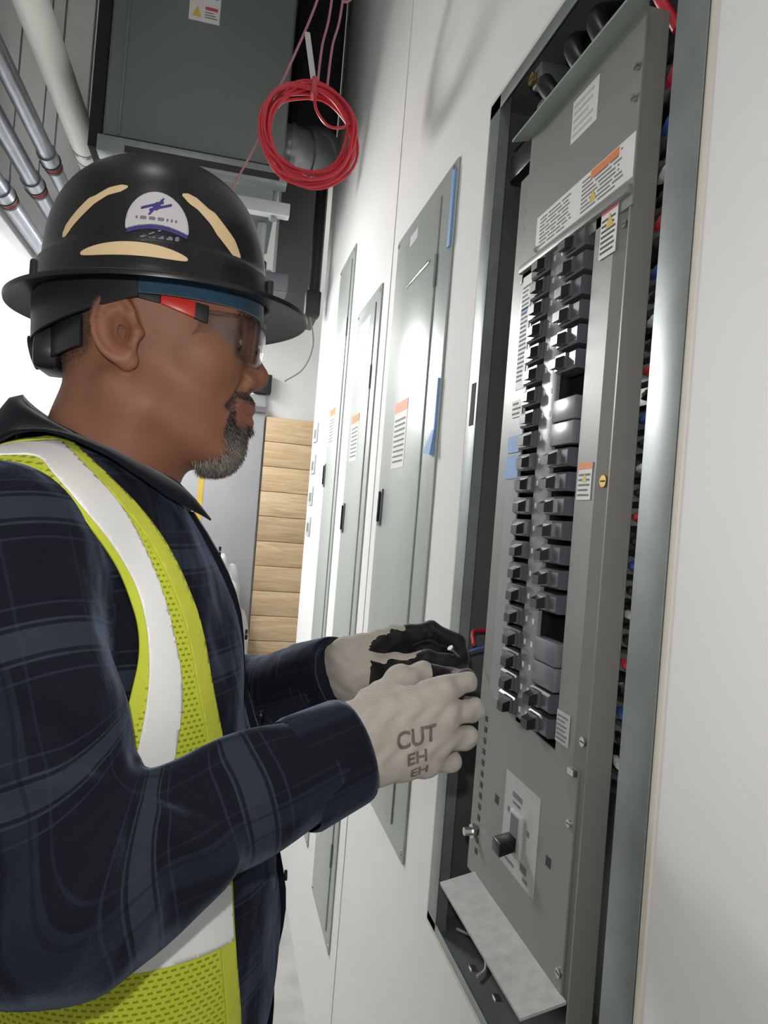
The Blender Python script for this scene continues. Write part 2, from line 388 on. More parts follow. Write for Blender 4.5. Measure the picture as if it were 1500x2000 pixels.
    def toggle_mesh():
        m = MB().hexa([(-0.006, 0.005, -0.0065), (-0.0155, 0.006, -0.008), (-0.0155, 0.022, -0.008), (-0.006, 0.024, -0.0065),
                       (-0.006, 0.005, 0.0065), (-0.0155, 0.006, 0.002), (-0.0155, 0.022, 0.002), (-0.006, 0.024, 0.0065)])
        me = mesh_from('toggle', m.v, m.f); fix_normals(me); return me
    bmL, tgL = breaker_mesh(), toggle_mesh()
    def mirror(me, nm):
        c = me.copy(); c.name = nm
        for v in c.vertices: v.co.y = -v.co.y
        c.flip_normals(); return c
    bmR, tgR = mirror(bmL, 'circuit_breaker_r'), mirror(tgL, 'toggle_r')
    for me in (bmL, bmR): me.materials.append(MATS['breaker_face'])
    for me in (tgL, tgR): me.materials.append(MATS['breaker_black'])
    pit = 0.0262
    def breaker(y, z, left):
        o = bpy.data.objects.new('circuit_breaker', bmL if left else bmR); COL.objects.link(o); o.location = (XF, y, z); put(o, P)
        tg = bpy.data.objects.new('toggle', tgL if left else tgR); COL.objects.link(tg); tg.parent = o
    for i in range(21):
        z = 1.766 - pit * i
        breaker(0.772, z, True)
        if i in (6, 16): continue
        if i in (7, 8, 17, 18):
            obj('filler_plate', MB().box((XF - 0.004, 0.680, z - 0.0125), (XF + 0.01, 0.732, z + 0.0125)), 'filler_grey', P, bevel=0.0015)
        else:
            breaker(0.732, z, False)
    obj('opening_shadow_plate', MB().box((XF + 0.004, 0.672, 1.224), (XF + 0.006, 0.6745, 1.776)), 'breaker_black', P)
    for i in range(21):     # circuit numbers on the centre strip
        z = 1.766 - pit * i
        for (ya, yb) in ((0.760, 0.764), (0.742, 0.746)):
            obj('number_mark', MB().box((XF - 0.0014, ya, z - 0.003), (XF - 0.001, yb, z + 0.003)), 'paper', P)
    # main switch
    s = label_plate(P, 'main_switch_label', 0.692, 0.782, 1.060, 1.166, XF - 0.001, face='paper_dull', lines=0)
    m = MB()
    for (ya, yb, za, zb) in ((0.735, 0.760, 1.143, 1.149), (0.738, 0.758, 1.136, 1.139), (0.764, 0.771, 1.122, 1.128), (0.712, 0.718, 1.116, 1.122), (0.744, 0.768, 1.068, 1.071), (0.712, 0.728, 1.074, 1.082), (0.708, 0.720, 1.066, 1.070)):
        m.box((XF - 0.002, ya, za), (XF - 0.0015, yb, zb))
    obj('print_lines', m, 'print_grey', s)['kind'] = 'stuff'
    obj('switch_escutcheon', MB().box((XF - 0.006, 0.726, 1.084), (XF - 0.001, 0.757, 1.132)), 'paper_dull', P, bevel=0.002)
    obj('switch_slot', MB().box((XF - 0.0068, 0.732, 1.090), (XF - 0.0058, 0.751, 1.128)), 'print_grey', P)
    obj('switch_handle', MB().hexa([(XF - 0.006, 0.732, 1.092), (XF - 0.026, 0.731, 1.086), (XF - 0.026, 0.753, 1.086), (XF - 0.006, 0.752, 1.092),
                                    (XF - 0.006, 0.732, 1.106), (XF - 0.026, 0.731, 1.101), (XF - 0.026, 0.753, 1.101), (XF - 0.006, 0.752, 1.106)]), 'breaker_black', P, bevel=0.001)
    for (yy, zz) in ((0.805, 1.121), (0.666, 1.113)):
        obj('square_hole', MB().box((XF - 0.0016, yy - 0.005, zz - 0.005), (XF - 0.0009, yy + 0.005, zz + 0.005)), 'print_black', P)
    for (yy, zz, r, mt) in ((0.620, 1.502, 0.006, 'brass'), (0.622, 1.250, 0.005, 'screw_steel'), (0.630, 1.168, 0.004, 'screw_steel'), (0.620, 1.752, 0.004, 'screw_steel'), (0.818, 1.796, 0.004, 'screw_steel'),
                            (0.614, 1.87, 0.004, 'screw_steel'), (0.613, 1.90, 0.004, 'screw_steel'), (0.627, 1.025, 0.005, 'screw_steel')):
        screw_head(P, (XF + (0.003 if yy < 0.633 and zz < 1.77 and zz > 1.23 else -0.001), yy, zz), r, mt)
    obj('plate_clip', MB().box((XF - 0.006, 0.622, 1.216), (XF - 0.001, 0.634, 1.222)), 'screw_steel', P)
    obj('rail_stud', MB().tube([(XF + 0.008, 0.866, 1.055), (XF - 0.016, 0.866, 1.055)], 0.0055, 8).tube([(XF - 0.001, 0.866, 1.055), (XF - 0.006, 0.866, 1.055)], 0.010, 6), 'screw_steel', P)
    for zz in (1.868, 1.845, 1.822, 1.775):
        screw_head(P, (XF + 0.008, 0.872, zz), 0.0045, 'brass')
    # terminal bar along the near gutter
    obj('terminal_bar', MB().box((XF + 0.062, 0.604, 1.20), (XF + 0.080, 0.652, 1.93)), 'box_steel', P)
    k = 0; z = 1.925
    while z > 1.215:
        obj('terminal_lug', MB().box((XF + 0.036, 0.606, z - 0.017), (XF + 0.062, 0.640, z)), ['breaker_face', 'galv', 'breaker_black'][k % 3], P)
        mt = ['wire_black', 'wire_red', 'wire_black', 'wire_blue', 'wire_black', 'wire_white'][k % 6]
        yb = 0.58 - 0.006 * rnd.random()
        obj('wire', MB().tube(bez([(XF + 0.040, 0.622, z - 0.008), (XF + 0.032, 0.606, z - 0.009), (XF + 0.034, 0.586, z - 0.012), (XF + 0.10, 0.56 - 0.01 * rnd.random(), z - 0.05)], 5), 0.0044, 6), mt, P, smooth=True)
        z -= 0.0235; k += 1
    for (yy, xx, mt) in ((0.566, 0.105, 'wire_black'), (0.556, 0.11, 'wire_red'), (0.548, 0.10, 'wire_black'), (0.562, 0.122, 'wire_blue'), (0.575, 0.118, 'wire_black')):
        pts = [(XF + xx + 0.01 * rnd.uniform(-1, 1), yy + 0.006 * rnd.uniform(-1, 1), zz) for zz in (2.06, 1.8, 1.55, 1.3, 1.1, 0.88)]
        obj('wire', MB().tube(bez(pts, 6), 0.0045, 7), mt, P, smooth=True)
    obj('ground_bar', MB().box((XF + 0.06, 0.58, 0.90), (XF + 0.085, 0.61, 1.02)), 'filler_grey', P, bevel=0.002)
    # heavy feeders and lugs in the top gutter
    def cable(pts, r, mt): obj('feeder_cable', MB().tube(bez(pts, 8), r, 12), mt, P, smooth=True)
    cable([(XF + 0.06, 0.93, 2.085), (XF + 0.022, 0.885, 2.05), (XF + 0.02, 0.84, 2.00), (XF + 0.05, 0.80, 1.93)], 0.012, 'wire_black')
    cable([(XF + 0.07, 0.84, 2.085), (XF + 0.02, 0.80, 2.045), (XF + 0.022, 0.765, 1.99), (XF + 0.07, 0.74, 1.92)], 0.012, 'wire_black')
    cable([(XF + 0.07, 0.78, 2.085), (XF + 0.02, 0.745, 2.04), (XF + 0.025, 0.71, 1.98), (XF + 0.07, 0.69, 1.92)], 0.012, 'wire_black')
    cable([(XF + 0.09, 0.97, 2.05), (XF + 0.07, 0.94, 1.99), (XF + 0.07, 0.925, 1.93), (XF + 0.10, 0.92, 1.84)], 0.012, 'wire_black')
    cable([(XF + 0.05, 0.66, 2.07), (XF + 0.03, 0.645, 2.01), (XF + 0.05, 0.63, 1.96)], 0.006, 'wire_red')
    for (yy, zz) in ((0.88, 2.052), (0.86, 1.995)):
        obj('cable_lug', MB().box((XF + 0.008, yy - 0.012, zz - 0.014), (XF + 0.055, yy + 0.014, zz + 0.014)), 'box_steel', P, bevel=0.003)
    screw_head(P, (XF + 0.007, 0.887, 2.050), 0.0085, 'brass')
    obj('cable_bracket', MB().box((XF + 0.02, 0.895, 1.955), (XF + 0.10, 0.985, 1.995)), 'breaker_black', P, bevel=0.004)
    # loose conductors in the far gutter
    obj('wire', MB().tube(bez([(XF + 0.12, 0.99, 1.285), (XF + 0.06, 0.985, 1.295), (XF + 0.015, 0.965, 1.298), (XF + 0.0, 0.925, 1.286)], 6), 0.0028, 7), 'wire_red', P, smooth=True)
    obj('wire', MB().tube(bez([(XF + 0.05, 0.90, 1.29), (XF + 0.02, 0.92, 1.285), (XF - 0.01, 0.93, 1.272), (XF - 0.035, 0.90, 1.262)], 6), 0.002, 7), 'wire_blue', P, smooth=True)
    for k, mt in enumerate(('wire_red', 'wire_blue', 'wire_black', 'wire_black', 'wire_red')):
        yy = 0.935 + 0.012 * k
        pts = [(XF + 0.11 + 0.01 * rnd.uniform(-1, 1), yy + 0.008 * rnd.uniform(-1, 1), zz) for zz in (1.98, 1.8, 1.68, 1.5, 1.35, 1.15, 0.95)]
        if k == 0: pts[2] = (XF + 0.03, 0.93, 1.69)
        if k == 1: pts[2] = (XF + 0.035, 0.935, 1.66)
        obj('wire', MB().tube(bez(pts, 6), 0.0035, 7), mt, P, smooth=True)
    # swarf lying in the box floor
    for (yy, xx) in ((0.90, 0.02), (0.945, 0.05), (0.84, 0.03)):
        obj('metal_offcut', MB().box((XW + xx, yy, z0 + t), (XW + xx + 0.008, yy + 0.010, z0 + t + 0.002)), 'screw_steel', P)
    obj('loose_wire', MB().tube(bez([(XW + 0.03, 0.99, z0 + 0.006), (XW + 0.05, 0.95, z0 + 0.010), (XW + 0.04, 0.90, z0 + 0.006), (XW + 0.02, 0.88, z0 + 0.007)], 6), 0.002, 6), 'wire_white', P, smooth=True)
    return P
build_open_panel()

# ---------------------------------------------------------------- the closed panels along the wall
def closed_panel(label, y0, y1, z0, z1, door, extras):
    P = thing('electrical_panel', label, 'electrical panel', (XW, (y0 + y1) / 2, z0), 'closed grey panels on the wall')
    x = XW - 0.0005
    obj('trim_frame', MB().box((x - 0.004, y0, z0), (x, y1, z1)), 'panel_trim', P, bevel=0.0012)
    a, b, c, d = door
    dr = obj('door', MB().box((x - 0.0075, a, c), (x - 0.0042, b, d)), 'panel_paint', P, bevel=0.001)
    for zz in (c + 0.12 * (d - c), c + 0.88 * (d - c)):
        obj('hinge', MB().tube([(x - 0.007, a - 0.001, zz - 0.03), (x - 0.007, a - 0.001, zz + 0.03)], 0.003, 8), 'galv', dr)
    extras(P, dr, x - 0.0075)
    for (yy, zz) in ((y0 + 0.012, z1 - 0.015), (y1 - 0.012, z1 - 0.015), (y0 + 0.012, z0 + 0.015), (y1 - 0.012, z0 + 0.015)):
        screw_head(P, (x - 0.004, yy, zz), 0.005)
    return P
def latch(dr, x, y0, y1, z0, z1):
    l = obj('latch', MB().box((x - 0.004, y0, z0), (x, y1, z1)), 'box_steel', dr, bevel=0.001)
    obj('latch_lever', MB().box((x - 0.009, y0 + 0.006, z0 + 0.008), (x - 0.004, y1 - 0.012, z1 - 0.006)), 'rubber', l, bevel=0.002)
def ex2(P, dr, x):
    label_plate(dr, 'warning_label', 1.378, 1.482, 1.555, 1.694, x, lines=9, head='orange', headh=0.022, ink='print_grey', ragged=False)
    latch(dr, x, 1.535, 1.560, 1.432, 1.514)
    obj('card_holder', MB().box((x - 0.003, 1.30, 1.939), (x, 1.47, 1.946)), 'screw_steel', dr, bevel=0.001)
    label_plate(dr, 'worn_sticker', 1.41, 1.47, 2.028, 2.050, x, face='paper_dull')
    obj('blue_tape', MB().box((x - 0.0005, 1.182, 1.93), (x + 0.0048, 1.196, 2.066)), 'blue_tape', P)
    obj('blue_tape', MB().hexa([(x - 0.006, 1.182, 1.565), (x + 0.0048, 1.183, 1.565), (x + 0.0048, 1.215, 1.570), (x - 0.010, 1.215, 1.570), (x - 0.001, 1.182, 1.61), (x + 0.0048, 1.183, 1.61), (x + 0.0048, 1.196, 1.61), (x - 0.001, 1.196, 1.61)]), 'blue_tape', P)
    obj('blue_tape', MB().box((x - 0.0005, 1.182, 1.61), (x + 0.0048, 1.187, 1.70)), 'blue_tape', P)
closed_panel('grey closed panel next to the open one, with blue tape on its edge', 1.18, 1.60, 0.856, 2.086, (1.262, 1.585, 0.89, 2.052), ex2)
def ex3(P, dr, x):
    label_plate(dr, 'warning_label', 1.895, 2.0, 1.60, 1.729, x, lines=8, head='orange', headh=0.022, ink='print_grey', ragged=False)
    latch(dr, x, 2.005, 2.026, 1.398, 1.482)
    label_plate(dr, 'pale_note', 1.85, 1.99, 1.915, 1.985, x, face='paper')
closed_panel('tall narrow grey closed panel with a pale note near its top', 1.752, 2.064, 0.348, 2.04, (1.80, 2.05, 0.38, 2.005), ex3)
def ex4(P, dr, x):
    label_plate(dr, 'warning_label', 2.34, 2.44, 1.68, 1.803, x, lines=8, head='orange', headh=0.022, ink='print_grey', ragged=False)
    latch(dr, x, 2.45, 2.47, 1.54, 1.62)
closed_panel('farthest grey closed panel, its top edge higher than the others', 2.215, 2.49, 0.40, 2.306, (2.25, 2.475, 0.43, 2.27), ex4)

# ---------------------------------------------------------------- far end, overhead services
def build_far():
    for i, z in enumerate((1.774, 1.647, 1.521, 1.40)):
        p = tag(obj('wall_placard', MB().box((XW - 0.006, 2.79, z - 0.045), (XW - 0.0005, 2.89, z + 0.03)), 'paper_dull', bevel=0.001),
                ('topmost', 'second from the top', 'third from the top', 'lowest')[i] + ' of the small pale placards by the far wall corner', 'placard', 'small placards by the far wall corner')
        obj('print_block', MB().box((XW - 0.0066, 2.81, z - 0.03), (XW - 0.006, 2.87, z + 0.005)), 'print_grey', p)
    # timber boards at the end
    c = obj('wall_boards', MB().box((0.258, 4.588, 0), (1.0, 4.599, 2.03)), 'rubber'); structure(c)
    z = 2.03
    k = 0
    while z > 0.01:
        z2 = max(0.002, z - 0.158)
        obj('plank', MB().box((0.258, 4.566, z2 + 0.003), (1.0, 4.588, z)), 'pine', c, bevel=0.003); z = z2; k += 1
    d = obj('door_1', MB().box((-0.62, 4.56, 0.0), (0.245, 4.598, 2.16)), 'door_grey', bevel=0.003); structure(d)
    obj('yellow_strip', MB().box((-0.125, 4.557, 1.25), (-0.095, 4.56, 1.62)), 'yellow', d)
    obj('door_handle', MB().tube([(-0.55, 4.56, 1.02), (-0.55, 4.51, 1.02), (-0.43, 4.51, 1.02)], 0.009, 8), 'galv', d, smooth=True)
    tag(obj('plastic_sack', blob((0.07, 4.42, 0), 0.19, 0.13, 1.12), 'bag'), 'crumpled pale plastic sheet standing against the grey door', 'sheet')
    b = tag(obj('wall_box', MB().box((0.16, 4.53, 2.17), (0.27, 4.599, 2.29)), 'rubber', bevel=0.006), 'small black box on the white end wall above the door', 'box')
    obj('box_rail', MB().box((0.10, 4.54, 2.05), (0.25, 4.5595, 2.085)), 'column_grey', b)
def blob(c, rx, ry, h):
    bm = bmesh.new(); bmesh.ops.create_icosphere(bm, subdivisions=4, radius=1)
    from mathutils import noise
    for v in bm.verts:
        n = noise.noise(v.co * 2.3) * 0.25 + noise.noise(v.co * 6) * 0.08
        z = (v.co.z + 1) / 2
        v.co = Vector((c[0] + v.co.x * rx * (1 + n) * (1.15 - 0.5 * z), c[1] + v.co.y * ry * (1 + n), c[2] + max(0, z * h * (1 + 0.3 * n))))
    me = bpy.data.meshes.new('blob'); bm.to_mesh(me); bm.free()
    me.polygons.foreach_set('use_smooth', [True] * len(me.polygons)); return me
build_far()

def build_overhead():
    # ceiling-hung air unit
    U = thing('air_handling_unit', 'big grey-green metal unit hung from the ceiling behind the hard hat', 'air unit', (-0.16, 2.65, 2.50))
    x0, x1, ya, yb, z0, z1 = -0.43, 0.118, 2.30, 3.10, 2.535, 3.45
    obj('casing', MB().box((x0, ya + 0.012, z0), (x1, yb, z1)), 'unit_green', U, bevel=0.004)
    obj('front_panel', MB().box((x0 + 0.006, ya, z0 + 0.006), (x1 - 0.004, ya + 0.012, z1 - 0.01)), 'unit_green', U, bevel=0.003)
    obj('edge_bead', MB().box((x0 + 0.045, ya - 0.003, z0 + 0.01), (x0 + 0.052, ya, z1 - 0.012)), 'unit_green', U, bevel=0.001)
    obj('bottom_rail', MB().box((x0 - 0.01, ya - 0.012, z0 - 0.052), (x1 + 0.015, ya + 0.05, z0 - 0.002)), 'galv', U, bevel=0.003)
    obj('bottom_slot', MB().box((x0 + 0.07, ya - 0.0128, z0 - 0.045), (x1 - 0.01, ya - 0.0118, z0 - 0.024)), 'fitting_dark', U)
    obj('side_insulation', MB().box((x0 - 0.042, ya + 0.02, z0 - 0.03), (x0 - 0.002, yb - 0.02, z1)), 'black_foam', U, bevel=0.004)
    l = obj('warning_label', MB().box((-0.208, ya - 0.001, 2.942), (-0.115, ya, 3.075)), 'paper', U)
    for k in range(2):
        zz = 2.955 + 0.062 * k
        obj('warning_symbol', MB().prism([(-0.198, zz), (-0.170, zz), (-0.184, zz + 0.032)], 1, ya - 0.0016, ya - 0.001), 'yellow', l)
        obj('print_band', MB().box((-0.160, ya - 0.0016, zz + 0.026), (-0.122, ya - 0.001, zz + 0.036)), 'red_print', l)
        m = MB()
        for q in range(3): m.box((-0.160, ya - 0.0016, zz + 0.001 + q * 0.008), (-0.122 - 0.006 * q, ya - 0.001, zz + 0.004 + q * 0.008))
        obj('print_lines', m, 'print_grey', l)['kind'] = 'stuff'
    # trapeze strut below it
    S = thing('trapeze_hanger', 'pale steel strut trapeze under the front edge of the ceiling unit', 'hanger', (-0.15, 2.36, 2.40))
    S2 = thing('trapeze_hanger', 'pale steel strut trapeze under the back of the ceiling unit', 'hanger', (-0.15, 3.04, 2.40))
    obj('strut', MB().box((-0.45, 2.34, 2.405), (0.152, 2.38, 2.446)), 'strut_white', S, bevel=0.002)
    obj('strut', MB().box((-0.45, 3.02, 2.405), (0.140, 3.06, 2.446)), 'strut_white', S2, bevel=0.002)
    for (xx, yy) in ((-0.40, 2.367), (0.10, 2.367), (-0.40, 3.04), (0.10, 3.04)):
        obj('threaded_rod', MB().tube([(xx, yy, 2.39), (xx, yy, 2.534)], 0.006, 8), 'conduit', S if yy < 3 else S2, smooth=True)
        obj('rod_nut', MB().tube([(xx, yy, 2.392), (xx, yy, 2.404)], 0.013, 6), 'galv', S if yy < 3 else S2)
    # lower bracket and junction box on the far side
    J = thing('junction_box', 'small grey junction box hanging under the strut trapeze', 'junction box', (0.07, 2.75, 2.27))
    obj('box_body', MB().box((-0.04, 2.70, 2.265), (0.19, 2.80, 2.335)), 'column_grey', J, bevel=0.004)
    obj('box_lid', MB().box((-0.035, 2.694, 2.270), (0.185, 2.70, 2.330)), 'filler_grey', J, bevel=0.002)
    obj('drop_pipe', MB().tube([(0.08, 2.76, 2.335), (0.08, 2.76, 2.53)], 0.016, 10), 'strut_white', J, smooth=True)
    obj('pipe_collar', MB().tube([(0.08, 2.76, 2.36), (0.08, 2.76, 2.385)], 0.028, 10), 'rubber', J, smooth=True)
    # insulated riser, spiral duct, column
    tag(obj('insulated_riser', MB().box((0.150, 2.74, 2.86), (0.335, 2.94, 3.695)), 'black_foam', bevel=0.02), 'black insulated riser between the ceiling unit and the panel wall', 'duct')
    D = thing('round_duct', 'round silver sheet-metal duct elbow seen through the red wire coil', 'duct', (0.20, 2.66, 2.55))
    pts = bez([(0.128, 2.50, 2.69), (0.165, 2.50, 2.69), (0.225, 2.53, 2.705), (0.255, 2.60, 2.76)], 6)
    obj('duct_body', MB().tube(pts, 0.088, 24), 'silver_duct', D, smooth=True)
    for k in (4, 9, 13):
        q = pts[k]; t = (pts[k + 1] - pts[k - 1]).normalized()
        obj('duct_ring', MB().tube([q - t * 0.008, q + t * 0.008], 0.095, 24), 'silver_duct', D, smooth=True)
    T = thing('vertical_conduit', 'dark vertical conduit near the far wall corner below the red coil', 'conduit', (0.30, 2.88, 2.25))
    obj('conduit_tube', MB().tube([(0.305, 2.86, 2.30), (0.305, 2.86, 2.85)], 0.022, 12), 'fitting_dark', T, smooth=True)
    obj('end_box', MB().box((0.275, 2.83, 2.23), (0.335, 2.89, 2.33)), 'fitting_dark', T, bevel=0.006)
    obj('hanging_wire', MB().tube(bez([(0.30, 2.86, 2.24), (0.32, 2.85, 2.12), (0.29, 2.85, 2.02), (0.22, 2.86, 1.96)], 8), 0.003, 6), 'column_grey', T, smooth=True)
    tag(obj('duct_chase', MB().box((0.16, 3.10, 2.30), (0.36, 3.35, 3.69)), 'column_grey', bevel=0.004), 'plain grey sheet-metal duct beyond the red coil', 'duct')
    # pipes along the left
    def run(name, label, cat, x, z, r, ya, yb, mt, rings, grp=None):
        R_ = thing(name, label, cat, (x, ya, z - r), grp)
        obj('pipe_body', MB().tube([(x, ya, z), (x, yb, z)], r, 20), mt, R_, smooth=True)
        for (yy, w, rr, m2) in rings:
            obj('coupling', MB().tube([(x, yy, z), (x, yy + w, z)], r + rr, 20), m2, R_, smooth=True)
        return R_
    w = run('insulated_pipe', 'thick white insulated pipe running along the left overhead', 'pipe', -0.60, 2.77, 0.048, 0.2, 4.55, 'pipe_white', ((2.98, 0.03, 0.004, 'paper_dull'),))
    g = 'grey conduits along the left wall'
    c1 = run('steel_conduit', 'upper grey steel conduit, next to the white insulated pipe', 'conduit', -0.735, 2.725, 0.030, 0.2, 4.55, 'conduit', ((2.92, 0.07, 0.006, 'conduit'), (2.99, 0.012, 0.009, 'fitting_dark')), g)
    c2 = run('steel_conduit', 'middle grey steel conduit of the three by the left wall', 'conduit', -0.83, 2.69, 0.034, 0.2, 4.55, 'conduit', ((3.10, 0.07, 0.006, 'conduit'), (3.17, 0.012, 0.009, 'fitting_dark')), g)
    c3 = run('steel_conduit', 'lowest grey steel conduit, closest to the bright left wall', 'conduit', -0.915, 2.60, 0.036, 0.2, 4.55, 'conduit', ((3.02, 0.07, 0.006, 'conduit'), (3.09, 0.012, 0.009, 'fitting_dark')), g)
    for (C_, x, z, r, yy) in ((c1, -0.735, 2.725, 0.030, 3.03), (c2, -0.83, 2.69, 0.034, 3.21), (c3, -0.915, 2.60, 0.036, 3.13)):
        k = obj('clamp', MB().tube([(x, yy, z), (x, yy + 0.02, z)], r + 0.005, 20), 'fitting_dark', C_, smooth=True)
        obj('hanger_rod', MB().tube([(x, yy + 0.01, z + r), (x, yy + 0.01, 3.7)], 0.004, 6), 'conduit', C_)
        obj('clamp_pad', MB().tube([(x, yy - 0.008, z), (x, yy - 0.001, z)], r + 0.003, 20), 'wire_red', k, smooth=True)
    obj('clamp', MB().tube([(-0.60, 2.9, 2.77), (-0.60, 2.92, 2.77)], 0.0505, 20), 'conduit', w, smooth=True)
    obj('hanger_rod', MB().tube([(-0.60, 2.91, 2.82), (-0.60, 2.91, 3.7)], 0.004, 6), 'conduit', w)
build_overhead()

# ---------------------------------------------------------------- red wire coil
def build_coil():
    c = Vector((0.134, 1.60, 2.296)); K = thing('wire_coil', 'hanging coil of red wire tied with a white strap', 'wire coil', (c.x, c.y, c.z - 0.12))
    for k in range(13):
        n = 44; R = 0.101 + rnd.uniform(-0.013, 0.013); ph = rnd.uniform(0, 6.28); w = rnd.uniform(0.003, 0.008)
        ox, oy, oz = rnd.uniform(-0.006, 0.006), rnd.uniform(-0.011, 0.011), rnd.uniform(-0.003, 0.003)
        pts = []
        for i in range(n):
            a = 2 * math.pi * i / n; rr = R + w * math.sin(2 * a + ph) + 0.002 * math.sin(5 * a + ph)
            pts.append((c.x + ox + rr * math.cos(a) * 0.97, c.y + oy + 0.006 * math.sin(a + ph), c.z + oz + rr * math.sin(a) * 1.02))
        obj('wire_loop', MB().tube(pts, 0.0034, 7, closed=True), 'wire_red', K, smooth=True)
    top = (c.x, c.y, c.z + 0.10)
    obj('tie_strap', MB().hexa([(c.x - 0.006, c.y - 0.018, c.z + 0.082), (c.x + 0.006, c.y - 0.018, c.z + 0.082), (c.x + 0.006, c.y + 0.018, c.z + 0.082), (c.x - 0.006, c.y + 0.018, c.z + 0.082),
                                (c.x - 0.006, c.y - 0.018, c.z + 0.120), (c.x + 0.006, c.y - 0.018, c.z + 0.120), (c.x + 0.006, c.y + 0.018, c.z + 0.120), (c.x - 0.006, c.y + 0.018, c.z + 0.120)]), 'red_print', K, bevel=0.003)
    obj('white_strap', MB().hexa([(c.x - 0.007, c.y - 0.002, c.z + 0.118), (c.x + 0.005, c.y - 0.002, c.z + 0.118), (c.x + 0.005, c.y + 0.002, c.z + 0.118), (c.x - 0.007, c.y + 0.002, c.z + 0.118),
                                  (c.x - 0.030, c.y - 0.002, c.z + 0.222), (c.x - 0.018, c.y - 0.002, c.z + 0.222), (c.x - 0.018, c.y + 0.002, c.z + 0.222), (c.x - 0.030, c.y + 0.002, c.z + 0.222)]), 'wire_white', K)
    mat('wire_pale', (176, 122, 132), 0.45, var=0.1)
    def w(pts, r=0.0028, mt='wire_pale', nm='hanging_wire'): obj(nm, MB().tube(bez(pts, 10), r, 7), mt, K, smooth=True)
    hook = Vector((0.155, 1.60, 2.64))
    w([hook + Vector((0, 0, 0.9)), hook + Vector((-0.005, 0, 0.1)), hook + Vector((-0.03, 0, -0.05)), (c.x - 0.06, c.y, c.z + 0.13), (c.x - 0.085, c.y, c.z + 0.06)])
    w([hook + Vector((0.004, 0, 0.9)), hook + Vector((0.006, 0, 0.05)), (c.x + 0.012, c.y + 0.01, c.z + 0.2), (c.x + 0.008, c.y, c.z + 0.09)])
    w([hook + Vector((0.02, 0, 0.9)), hook + Vector((0.03, 0, 0.05)), (c.x + 0.034, c.y, c.z + 0.2), (c.x + 0.03, c.y, c.z + 0.1)])
    w([hook + Vector((0.01, 0.0, 0.02)), hook + Vector((0.045, 0, 0.04)), hook + Vector((0.048, 0.0, -0.02)), hook + Vector((0.028, 0, -0.03)), hook + Vector((0.03, 0, 0.03)), hook + Vector((0.012, 0, 0.0))])
    w([(c.x + 0.002, c.y - 0.012, c.z + 0.085), (c.x + 0.008, c.y - 0.02, c.z + 0.045), (c.x + 0.035, c.y - 0.02, c.z + 0.015), (c.x + 0.065, c.y - 0.018, c.z + 0.016), (c.x + 0.088, c.y - 0.01, c.z + 0.035)], 0.0034, 'wire_red')
    w([(c.x - 0.105, c.y, c.z - 0.015), (c.x - 0.120, c.y, c.z - 0.06), (c.x - 0.150, c.y, c.z - 0.135), (c.x - 0.185, c.y + 0.01, c.z - 0.24)], 0.0024)
build_coil()
# ================================================================ the worker
# ---- signed-distance modelling: smooth unions meshed with surface nets
def smin(a, b, k):
    h = np.maximum(k - np.abs(a - b), 0) / k
    return np.minimum(a, b) - h * h * k * 0.25
def smax(a, b, k): return -smin(-a, -b, k)
def V3(*a): return np.array(a, dtype=np.float32)
def s_ball(p, c, r): return np.linalg.norm(p - V3(*c), axis=1) - r
def s_ell(p, c, r, R=None):
    q = p - V3(*c)
    if R is not None: q = q @ R
    r = V3(*r); k0 = np.linalg.norm(q / r, axis=1); k1 = np.linalg.norm(q / (r * r), axis=1)
    return k0 * (k0 - 1) / np.maximum(k1, 1e-6)
def s_cone(p, a, b, ra, rb):
    a = V3(*a); b = V3(*b); ab = b - a; t = np.clip(((p - a) @ ab) / (ab @ ab), 0, 1)
    return np.linalg.norm(p - a - t[:, None] * ab, axis=1) - (ra + (rb - ra) * t)
def s_box(p, c, hs, r, R=None):
    q = p - V3(*c)
    if R is not None: q = q @ R
    q = np.abs(q) - (V3(*hs) - r)
    return np.linalg.norm(np.maximum(q, 0), axis=1) + np.minimum(q.max(axis=1), 0) - r
def uni(k, *ds):
    d = ds[0]
    for e in ds[1:]: d = smin(d, e, k)
    return d
